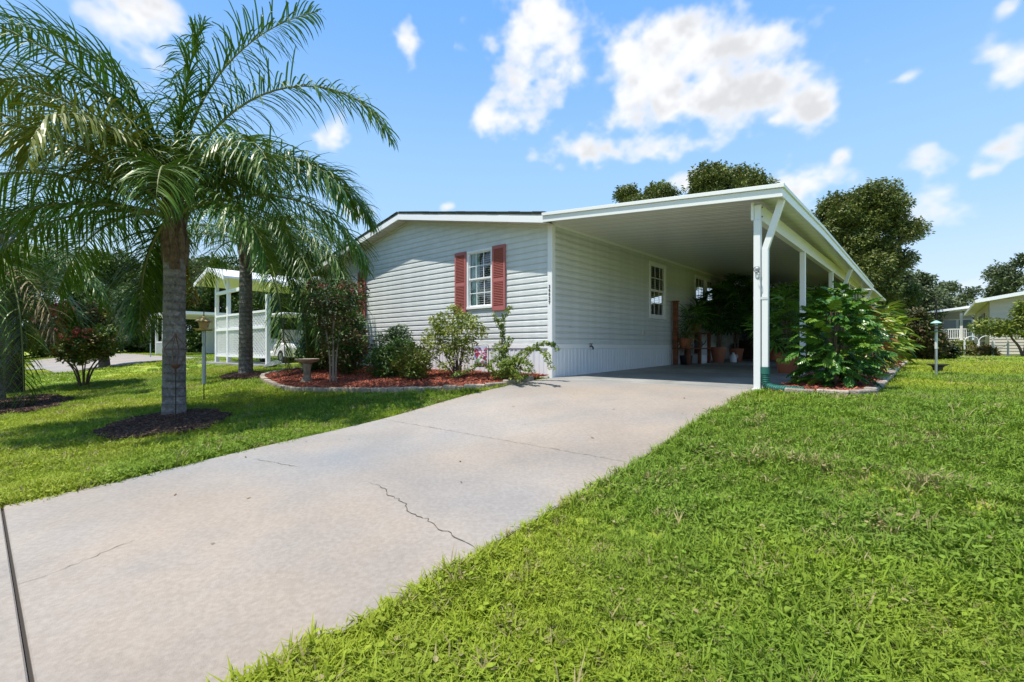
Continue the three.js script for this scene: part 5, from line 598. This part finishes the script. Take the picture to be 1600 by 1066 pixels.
{ const cv = document.createElement('canvas'); cv.width = 190; cv.height = 100; const c = cv.getContext('2d'); for (let k = 0; k < 13; k++) { c.fillStyle = k % 2 ? '#e6e2e0' : '#a8263a'; c.fillRect(0, k * 100 / 13, 190, 100 / 13 + 1); } c.fillStyle = '#2c3564'; c.fillRect(0, 0, 76, 54); c.fillStyle = '#e8e8ec'; for (let j = 0; j < 9; j++) for (let i = 0; i < (j % 2 ? 5 : 6); i++) { c.beginPath(); c.arc(7 + i * 12.4 + (j % 2 ? 6.2 : 0), 5 + j * 5.5, 1.6, 0, 7); c.fill(); }
  const mp = new THREE.CanvasTexture(cv); mp.colorSpace = THREE.SRGBColorSpace; const t = thing('porch_flag', 'striped red and white flag hanging at the neighbour porch', 'flag', [-28.6, lawnY(-29, 0), 0.2], -0.6), g = new THREE.PlaneGeometry(1.5, 0.9, 12, 6); { const p = g.attributes.position; for (let i = 0; i < p.count; i++) { const u = (p.getX(i) + 0.75) / 1.5; p.setZ(i, 0.07 * Math.sin(u * 9)); p.setX(i, p.getX(i) * 0.55); p.setY(i, p.getY(i) - 0.5 * u); } g.computeVertexNormals(); } g.translate(0.42, 2.2, 0); part('cloth', g, std([1, 1, 1], 0.8, { map: mp }), t); part('staff', limb([[0, 0, 0], [0, 1.4, 0], [0, 2.8, 0]], 0.03, 0.02, 8, 4), galv, t); }
{ const t = thing('rail_fence', 'weathered two-rail fence at the far side of the left lawn', 'fence', [-60, 0, -19]), m = std([0.34, 0.29, 0.24], 0.85), r = rng(3); for (let k = 0; k < 16; k++) { const x = k * 2.4; part('post', bx(x - 0.07, x + 0.07, lawnY(-60, -19) - 0.1, lawnY(-60, -19) + 0.95, -0.07, 0.07), m, t); for (const y of [0.4, 0.8]) part('rail', bar([x, lawnY(-60, -19) + y, 0.08], [x + 2.4, lawnY(-60, -19) + y + (r() - 0.5) * 0.04, 0.08], 0.11, 0.04), m, t); } t.rotation.y = 0.25; }

// ------------------------------------------------------------------ neighbour on the right
const beige = [std([0.52, 0.47, 0.40], 0.6), std([0.49, 0.45, 0.385], 0.6)];
{ const X = 7.24, Z = -28.8, t = thing('beige_house', 'beige neighbour house with white eaves and railed porch across the right lawn', 'house', [X, lawnY(X, Z), Z]);
  const front = part('front_wall', bx(0, 9, 0, 3.0, -0.3, -0.03), beige[0], t); for (let k = 0; k < 18; k++) part('siding_board', drawn([[0, 0], [0, 0.022], [0.155, 0.002]], 0, 9), beige[k % 2], front).position.set(0, 0.12 + k * 0.155, -0.028);
  const side = part('side_wall', bx(0, 0.3, 0, 2.85, -14, -0.03), beige[0], t); for (const [a, b] of [[-5.2, -3.3], [-8.2, -6.2]]) { const w = part('screen_window', bx(-0.03, -0.002, 0.9, 2.45, a, b), std([0.02, 0.022, 0.025], 0.5), side); for (let k = 0; k <= 2; k++) part('mullion', bx(-0.05, -0.031, 0.9, 2.45, lerp(a, b, k / 2) - 0.03, lerp(a, b, k / 2) + 0.03), beige[0], w); part('lower_panel', bx(-0.03, -0.002, 0.05, 0.8, a, b), std([0.03, 0.032, 0.036], 0.5), w); }
  const rs = new THREE.Shape([[-0.5, 2.86], [4.3, 3.72], [9.3, 2.86], [9.3, 2.97], [4.3, 3.84], [-0.5, 2.97]].map(p => new THREE.Vector2(...p))), rg = new THREE.ExtrudeGeometry(rs, { depth: 14.8, bevelEnabled: false }); rg.translate(0, 0, -14.4); part('roof', rg, std([0.66, 0.67, 0.68], 0.5), t); part('gable', (() => { const g = new THREE.ExtrudeGeometry(new THREE.Shape([[0, 2.95], [8.6, 2.95], [4.3, 3.7]].map(p => new THREE.Vector2(...p))), { depth: 0.1, bevelEnabled: false }); g.translate(0, 0, -0.15); return g; })(), beige[1], t);
  part('rake_board', (() => { const g = new THREE.ExtrudeGeometry(new THREE.Shape([[-0.52, 2.82], [4.3, 3.69], [9.3, 2.82], [9.3, 3.0], [4.3, 3.87], [-0.52, 3.0]].map(p => new THREE.Vector2(...p))), { depth: 0.04, bevelEnabled: false }); g.translate(0, 0, 0.41); return g; })(), trimWhite, t); part('side_gutter', bx(-0.56, -0.5, 2.84, 2.99, -14.4, 0.4), trimWhite, t);
  // porch behind
  const P = part('porch', bx(-3.2, 0, 0, 0.95, -14.3, -14.1), beige[1], t); part('deck', bx(-3.2, 0, 0.95, 1.05, -17, -14.05), trimWhite, P); part('back_wall', bx(-3.2, 0, 1.05, 3.3, -17.2, -17), beige[1], P); for (const x of [-2.5, -1.3, -0.4]) { const w = part('window_frame', bx(x - 0.45, x + 0.45, 1.6, 2.75, -16.99, -16.95), trimWhite, P); part('window_pane', bx(x - 0.37, x + 0.37, 1.68, 2.67, -16.95, -16.94), std([0.16, 0.22, 0.25], 0.1), w); }
  for (const x of [-3.1, -0.7]) part('porch_post', bx(x - 0.08, x + 0.08, 1.05, 3.05, -14.25, -14.1), trimWhite, P); part('top_rail', bx(-3.0, 0, 1.82, 1.9, -14.2, -14.14), trimWhite, P); part('bottom_rail', bx(-3.0, 0, 1.14, 1.2, -14.2, -14.14), trimWhite, P); for (let k = 0; k < 24; k++) part('baluster', bx(-2.95 + k * 0.125, -2.9 + k * 0.125, 1.2, 1.82, -14.19, -14.15), trimWhite, P);
  part('porch_roof', (() => { const g = new THREE.ExtrudeGeometry(new THREE.Shape([[-3.6, 2.98], [0.4, 3.5], [0.4, 3.66], [-3.6, 3.14]].map(p => new THREE.Vector2(...p))), { depth: 3.6, bevelEnabled: false }); g.translate(0, 0, -17.3); return g; })(), trimWhite, P); }
structure('neighbour_patio', drape([[5.2, -21], [8.6, -22.5], [8.6, -23.4], [5.0, -22]], 0.03, 0.3), concrete);
{ const t = thing('bird_bath', 'small white bird bath on the lawn before the beige porch', 'bird bath', [5.9, lawnY(5.9, -34), -34]); part('pedestal', lathe([[0, 0], [0.18, 0], [0.08, 0.15], [0.08, 0.5], [0.14, 0.6], [0, 0.6]], 14), cast, t); part('basin', lathe([[0, 0.58], [0.36, 0.66], [0.38, 0.7], [0, 0.64]], 18), trimWhite, t); }
[[7.0, -26.5, 'white wire hoop trellis left of the curved little tree'], [7.45, -26.0, 'white wire hoop trellis nearest the curved little tree'], [6.5, -27.2, 'white wire hoop trellis farthest from the curved little tree']].forEach(([x, z, l]) => { const t = thing('hoop_trellis', l, 'trellis', [x, lawnY(x, z), z], 0.3, 'white garden hoops'); part('hoop', new THREE.TorusGeometry(0.28, 0.016, 6, 24).translate(0, 0.75, 0), trimWhite, t); for (const s of [-1, 1]) part('leg', bx(s * 0.28 - 0.03, s * 0.28 + 0.03, 0, 0.75, -0.03, 0.03), trimWhite, t); });
const cBig = cluster(12, 0.16, 0.13, 0.06, 71, { outline: OVAL });
{ const x = 8.15, z = -25.2, y = lawnY(x, z), t = thing('small_yard_tree', 'small yellow-green tree with curved stems before the beige house', 'tree', [x, y, z]); for (const s of [[[0, -0.1, 0], [-0.15, 0.5, 0], [-0.4, 0.95, 0], [-0.5, 1.5, 0]], [[0, -0.1, 0], [0.25, 0.3, 0], [0.55, 0.7, 0], [0.5, 1.3, 0]], [[0, -0.1, 0], [0.05, 0.6, 0.1], [0.1, 1.1, 0.1], [0, 1.9, 0]], [[0.2, 0.25, 0], [0.6, 0.4, 0], [0.75, 0.9, 0], [0.9, 1.3, 0]]]) part('trunk', limb(s, 0.06, 0.03, 8, 12), stemMat, t);
  foliage('crown', t, fill([[-1.0, 1.45, 0, 0.8, 0.35, 0.6, 150], [-0.2, 1.35, 0, 0.9, 0.4, 0.7, 190], [0.2, 1.9, 0, 0.6, 0.55, 0.55, 150], [0.9, 1.4, 0, 0.7, 0.45, 0.6, 130], [0.1, 2.35, 0, 0.45, 0.3, 0.4, 70], [1.4, 1.1, 0, 0.5, 0.35, 0.5, 60]], 81, 0.7), cBig, leafWhiteMat, [...LIME, [0.09, 0.15, 0.03]], 82); }
const lawnShrub = (n, l, x, z, blobs, cols, seed) => { const t = thing(n, l, 'shrub', [x, lawnY(x, z), z]); part('stem', limb([[0, -0.05, 0], [0.03, 0.3, 0], [0, 0.7, 0]], 0.03, 0.015, 7, 5), stemMat, t); foliage('foliage', t, fill(blobs, seed), cBig, leafWhiteMat, cols, seed + 1); };
lawnShrub('bronze_shrub', 'large bronze-green shrub past the end of the carport bed', 4.5, -15.8, [[0, 0.9, 0, 0.75, 0.8, 0.7, 420], [-0.5, 0.5, 0, 0.5, 0.5, 0.5, 170], [0.45, 0.6, 0, 0.45, 0.55, 0.5, 170], [0, 1.55, 0, 0.4, 0.3, 0.4, 90]], BRON, 101);
lawnShrub('dark_shrub', 'low dark shrub right of the bronze-green one', 5.1, -17.5, [[0, 0.35, 0, 0.7, 0.4, 0.5, 240]], DARK, 103);
lawnShrub('porch_shrub', 'grassy green shrub under the railed porch', 6.2, -38, [[0, 0.45, 0, 1.1, 0.5, 0.6, 240]], YELG, 105);
lawnShrub('porch_shrub', 'rounded dark shrub under the left end of the railed porch', 4.9, -40.5, [[0, 0.5, 0, 0.7, 0.55, 0.6, 180]], DARK, 107);
lawnShrub('flower_border', 'reddish low plants at the foot of the beige side wall', 6.75, -27.3, [[0, 0.25, 0, 0.7, 0.28, 0.8, 120], [0.2, 0.3, 1.2, 0.4, 0.25, 0.5, 50]], [[0.2, 0.1, 0.03], [0.14, 0.17, 0.03], [0.11, 0.13, 0.03]], 109);
{ const t = thing('wheelie_bin', 'dark grey bin half hidden by the bronze-green shrub', 'bin', [4.05, lawnY(4.05, -14.6), -14.6]); part('body', lathe([[0, 0], [0.2, 0], [0.25, 0.62], [0, 0.62]], 4).rotateY(0.5), std([0.05, 0.06, 0.065], 0.5), t); part('lid', bx(-0.24, 0.24, 0.62, 0.67, -0.24, 0.24, 0.02), std([0.07, 0.08, 0.085], 0.5), t); }
{ const t = thing('white_shed', 'low white roofed shed behind the carport bed', 'shed', [2.6, lawnY(2.6, -24), -24]); part('wall', bx(-1.6, 1.6, 0, 1.7, -1.6, 0), std([0.3, 0.31, 0.32], 0.7), t); part('roof', bx(-1.9, 1.9, 1.7, 1.9, -1.9, 0.25, 0.02), trimWhite, t); part('door', bx(-0.4, 0.4, 0, 1.6, 0.002, 0.03), std([0.4, 0.42, 0.43], 0.6), t); }

// ------------------------------------------------------------------ trees
const oakBark = std([0.13, 0.105, 0.085], 0.95, { bumpMap: barkBump, bumpScale: 0.05 }), cOak = cluster(26, 0.42, 0.17, 0.085, 91, { outline: OVAL }), cFar = cluster(22, 0.6, 0.26, 0.15, 92, { outline: OVAL });
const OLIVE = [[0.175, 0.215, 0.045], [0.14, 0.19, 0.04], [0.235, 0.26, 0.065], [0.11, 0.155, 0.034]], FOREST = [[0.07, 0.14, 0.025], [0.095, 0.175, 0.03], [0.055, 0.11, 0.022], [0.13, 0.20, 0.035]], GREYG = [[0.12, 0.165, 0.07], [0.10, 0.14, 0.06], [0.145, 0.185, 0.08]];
function tree(name, label, x, z, H, W2, { cols = OLIVE, n = 26, per = 130, geo = cOak, seed = 1, trunk = 0.3, low = 0.3, flat = 0.5, group } = {}) {
  const y = lawnY(x, z), t = thing(name, label, 'tree', [x, y, z], 0, group), r = rng(seed), blobs = [], cr = W2;
  part('trunk', limb([[0, -0.2, 0], [0.1, H * low * 0.6, 0.05], [0.05, H * low, 0.1], [0, H * 0.62, 0]], trunk, trunk * 0.4, 10, 14), oakBark, t);
  for (let k = 0; k < n; k++) { const a = k * 2.4 + r() * 0.6, u = (k + 0.5) / n, yy = H * (low + (0.97 - low) * u), rad = cr * Math.sqrt(Math.max(0.06, 1 - Math.pow(Math.abs(u - 0.38) / 0.66, 2.4))) * (0.45 + 0.5 * r()), s = cr * (0.26 + r() * 0.16); blobs.push([Math.cos(a) * rad, yy - s * 0.3, Math.sin(a) * rad, s, s * flat * 1.35, s, per]); }
  blobs.forEach((b, k) => { if (k % 2 === 0) part('limb', limb([[0, H * low * (0.75 + 0.3 * k / n), 0], [b[0] * 0.45, lerp(H * low, b[1], 0.55), b[2] * 0.45], [b[0], b[1], b[2]]], trunk * 0.38, 0.03, 7, 8), oakBark, t); });
  foliage('crown', t, fill(blobs, seed + 2, 0.5), geo, leafWhiteMat, cols, seed + 3); return t;
}
tree('oak_tree', 'broad olive-green oak rising beyond the gutter side of the carport', 1.2, -32, 11.2, 2.9, { seed: 201, n: 40, per: 130, trunk: 0.45, low: 0.22 });
tree('oak_tree', 'lower oak crown filling behind the carport bed plants', 1.8, -34, 6.4, 2.2, { seed: 205, n: 22, per: 130, cols: [...OLIVE, ...FOREST], low: 0.15 });
tree('oak_tree', 'wide oak top showing over the carport roof', -6.3, -29, 13.6, 3.5, { seed: 211, n: 28, per: 130, low: 0.4 });
tree('oak_tree', 'small oak top left of the wide one over the carport roof', -11.4, -27, 13.2, 2.6, { seed: 215, n: 16, per: 110, low: 0.5 });
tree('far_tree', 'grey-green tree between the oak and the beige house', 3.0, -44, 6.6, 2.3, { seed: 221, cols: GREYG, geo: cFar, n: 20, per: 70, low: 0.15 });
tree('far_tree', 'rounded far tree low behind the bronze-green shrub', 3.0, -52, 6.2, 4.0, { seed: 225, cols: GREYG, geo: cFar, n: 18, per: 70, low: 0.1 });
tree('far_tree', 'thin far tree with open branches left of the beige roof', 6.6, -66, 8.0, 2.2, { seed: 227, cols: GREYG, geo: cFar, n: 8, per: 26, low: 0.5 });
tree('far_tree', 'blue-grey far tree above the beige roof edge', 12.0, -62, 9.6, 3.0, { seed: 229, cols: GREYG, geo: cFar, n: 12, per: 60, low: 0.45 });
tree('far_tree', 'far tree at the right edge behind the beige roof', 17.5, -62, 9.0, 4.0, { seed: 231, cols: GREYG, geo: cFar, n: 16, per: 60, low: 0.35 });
{ const r = rng(17); [[-30, -12, 7.2], [-36, -11, 8.4], [-41, -8, 8.2], [-46, -5, 8.6], [-50, -1, 9.2], [-27, -15, 8.2], [-23, -17, 8.6], [-54, 5, 10], [-56, 12, 10], [-20, -22, 8.4], [-46, -16, 11], [-36, -20, 11], [-42, 10, 8], [-47, 17, 9]].forEach(([x, z, h], i) => { const at = ['behind the golf cart shelter roof', 'behind the lattice carport', 'right of the tan bird feeder', 'behind the tan bird feeder', 'left of the palm trunk', 'behind the slim palm', 'behind the slim palm crown', 'behind the pink-flowered bush', 'at the left edge of the wood', 'behind the house gable', 'tallest beyond the rail fence', 'second tallest beyond the rail fence', 'low behind the left palm trunk', 'at the left edge behind the left palm'][i]; tree('woodland_tree', `leafy dark green tree ${at}`, x, z, h, h * 0.42, { seed: 300 + i * 7, cols: i % 3 === 0 ? [...FOREST, ...LIME.slice(2, 3)] : FOREST, geo: cFar, n: 26, per: 75, low: 0.01, group: 'woodland beyond the left lawn' }); }); }
tree('yard_tree', 'leafy green tree standing in the left neighbour driveway', -21.5, 3.2, 3.6, 1.3, { seed: 401, cols: FOREST, n: 12, per: 70, geo: cBig, trunk: 0.22, low: 0.22 });
{ const x = -12.1, z = 6.25, t = thing('dark_trunk_tree', 'dark tree trunk just behind the left palm', 'tree', [x, lawnY(x, z), z]); part('trunk', limb([[0, -0.1, 0], [0.03, 1, 0], [0, 2.2, 0.05], [0.05, 3.4, 0]], 0.2, 0.12, 10, 12), std([0.035, 0.03, 0.027], 0.95), t); foliage('crown', t, fill([[0, 3.6, 0, 1.2, 0.8, 1.2, 240]], 411), cBig, leafWhiteMat, FOREST, 412); }

// ------------------------------------------------------------------ grass
function blades(n, R, h, w, seed, clover = 0) {
  const r = rng(seed), P = [];
  for (let i = 0; i < n; i++) {
    const a = r() * 6.283, q = R * Math.sqrt(r()), x = Math.cos(a) * q, z = Math.sin(a) * q, la = r() * 6.283, lean = 0.25 + r() * 0.95, hh = h * (0.5 + r() * 0.75), ww = w * (0.7 + r() * 0.6), sx = -Math.sin(la + (r() - 0.5)), sz = Math.cos(la + (r() - 0.5)), row = [];
    for (let k = 0; k <= 3; k++) { const t = k / 3, b = lean * t * t * 0.9 + lean * 0.15 * t, y = hh * (t - 0.22 * lean * t * t), wd = ww * (k === 3 ? 0 : 1 - 0.3 * t); row.push([V(x + Math.cos(la) * b * hh + sx * wd, y - 0.008, z + Math.sin(la) * b * hh + sz * wd), V(x + Math.cos(la) * b * hh - sx * wd, y - 0.008, z + Math.sin(la) * b * hh - sz * wd)]); }
    for (let k = 0; k < 3; k++) { const [A, B] = row[k], [C, D] = row[k + 1]; P.push(A.x, A.y, A.z, B.x, B.y, B.z, D.x, D.y, D.z); if (k < 2) P.push(A.x, A.y, A.z, D.x, D.y, D.z, C.x, C.y, C.z); }
  }
  const M = new THREE.Matrix4(); for (let i = 0; i < clover; i++) { const a = r() * 6.283, q = R * Math.sqrt(r()); M.compose(V(Math.cos(a) * q, h * (0.25 + r() * 0.5), Math.sin(a) * q), new THREE.Quaternion().setFromEuler(new THREE.Euler((r() - 0.5) * 0.8, r() * 6.3, (r() - 0.5) * 0.8)), V(1, 1, 1)); leafTris(P, M, 0.022, 0.018, 0.15, 0.2, [[0, 0.3], [0.4, 1], [0.8, 0.8], [1, 0]]); }
  return triGeo(P);
}
const grassMat = leafy([1, 1, 1], 0.6, 0.5, { specularIntensity: 0.25 });
const KEEP_OUT = [BED_L, BED_R, [[-16.6, 1.1], [-10.4, 1.1], [-10.4, -5], [-16.6, -5]], [[-20.5, 4.6], [-21, -0.6], [-44, -1.2], [-44, 4.2], [-27.5, 5.2]], [[5.2, -21], [8.6, -22.5], [8.6, -23.4], [5.0, -22]]];
const RING_IN = RINGS.map((p, i) => { const cx = p.reduce((s, q) => s + q[0], 0) / p.length, cz = p.reduce((s, q) => s + q[1], 0) / p.length; return p.map(([x, z]) => [cx + (x - cx) * 0.93, cz + (z - cz) * 0.93]); });
function lawnOK(x, z) {
  if (x > DRIVE_X0 - 0.005 && x < DRIVE_X1 + 0.012 && z > 0) return false; if (x > -8.6 && x < 3.62 && z < 0.03) return false; if (z > 13.4) return false;
  for (const p of KEEP_OUT) if (inside(p, x, z)) return false; for (const p of RING_IN) if (inside(p, x, z)) return false; return true;
}
function lawnCol(x, z, r) { // patches of lush, pale and dry grass
  const a = fbm3(x * 0.55, 3, z * 0.55, 4), b = fbm3(x * 2.3 + 9, 8, z * 2.3, 3), ridge = Math.exp(-(((z - (3.05 + 0.22 * (x - 4.6) * (x - 4.6))) / 0.13) ** 2)) * sstep(3.9, 4.3, x) * sstep(5.6, 5.0, x);
  let c = [lerp(0.215, 0.34, sstep(0.32, 0.66, a)), lerp(0.335, 0.41, sstep(0.32, 0.66, a)), lerp(0.022, 0.045, b)];
  const t = 0.8 + 0.4 * r(); c = c.map(v => v * t); const dry = r(); if (dry < 0.05 + 0.35 * ridge + 0.1 * sstep(0.62, 0.75, b)) c = [0.42 * t, 0.36 * t, 0.17 * t]; return c;
}
const variants = [blades(16, 0.045, 0.062, 0.0034, 1, 3), blades(14, 0.05, 0.075, 0.0038, 2, 0), blades(12, 0.045, 0.045, 0.003, 3, 8), blades(18, 0.05, 0.055, 0.0032, 4, 1), blades(9, 0.04, 0.125, 0.0036, 5, 0)];
const wide = [blades(60, 0.15, 0.062, 0.0042, 11), blades(56, 0.16, 0.07, 0.0045, 12), blades(58, 0.14, 0.052, 0.004, 13)], farT = [blades(46, 0.4, 0.085, 0.014, 21), blades(46, 0.42, 0.075, 0.015, 22)];
const camX = 5.186, camZ = 6.9;
function sow(name, geos, weights, r0, r1, dens, half, seed, sc = 1) { // scattered round the standpoint, thinner with distance
  const r = rng(seed), lists = geos.map(() => []), area = half * (r1 * r1 - r0 * r0), N = Math.round(area * dens), head = Math.atan2(FWD[1], FWD[0]);
  for (let i = 0; i < N; i++) { const d = Math.sqrt(lerp(r0 * r0, r1 * r1, r())), a = head + (r() * 2 - 1) * half, x = camX + Math.cos(a) * d, z = camZ + Math.sin(a) * d; if (!lawnOK(x, z)) continue; const patch = fbm3(x * 1.3 + 30, 1, z * 1.3, 3); let u = r(), k = 0; if (weights) { const w = weights.map((v, j) => j === 2 ? v * (patch > 0.52 ? 2.6 : 0.3) : j === 4 ? v * (fbm3(x * 2 + 70, 4, z * 2, 2) > 0.6 ? 2.5 : 0.25) : v), s = w.reduce((p, q) => p + q, 0); u *= s; while (k < w.length - 1 && u > w[k]) { u -= w[k]; k++; } } else k = Math.floor(u * geos.length); lists[k].push([x, z, (0.62 + r() * 0.6 + (patch - 0.5) * 1.1) * sc, r() * 6.283, lawnCol(x, z, r)]); }
  const M = new THREE.Matrix4(), q = new THREE.Quaternion();
  geos.forEach((g, k) => { const im = new THREE.InstancedMesh(g, grassMat, lists[k].length); lists[k].forEach(([x, z, s, a, c], i) => { q.setFromEuler(new THREE.Euler(0, a, 0)); M.compose(V(x, lawnY(x, z), z), q, V(s, s, s)); im.setMatrixAt(i, M); im.setColorAt(i, L(...c)); }); im.name = numbered(name); im.userData = { kind: 'stuff' }; im.castShadow = im.receiveShadow = true; scene.add(im); });
}
sow('grass', variants, [3, 2, 2, 3, 0.5], 0.3, 2.6, 1500, 1.6, 1001); sow('grass', variants, [3, 2, 2, 3, 0.4], 2.6, 5.2, 900, 1.35, 1002, 1.05); sow('grass', variants, [3, 2, 2, 3, 0.3], 5.2, 8, 480, 1.2, 1012, 1.15);
sow('grass', wide, null, 5.2, 8, 40, 1.25, 1013); sow('grass', wide, null, 8, 11, 120, 1.25, 1003); sow('grass', wide, null, 11, 19, 65, 1.2, 1004, 1.2); sow('grass', farT, null, 19, 60, 7, 1.15, 1005);

renderer.setSize(W, H);
renderer.render(scene, camera);
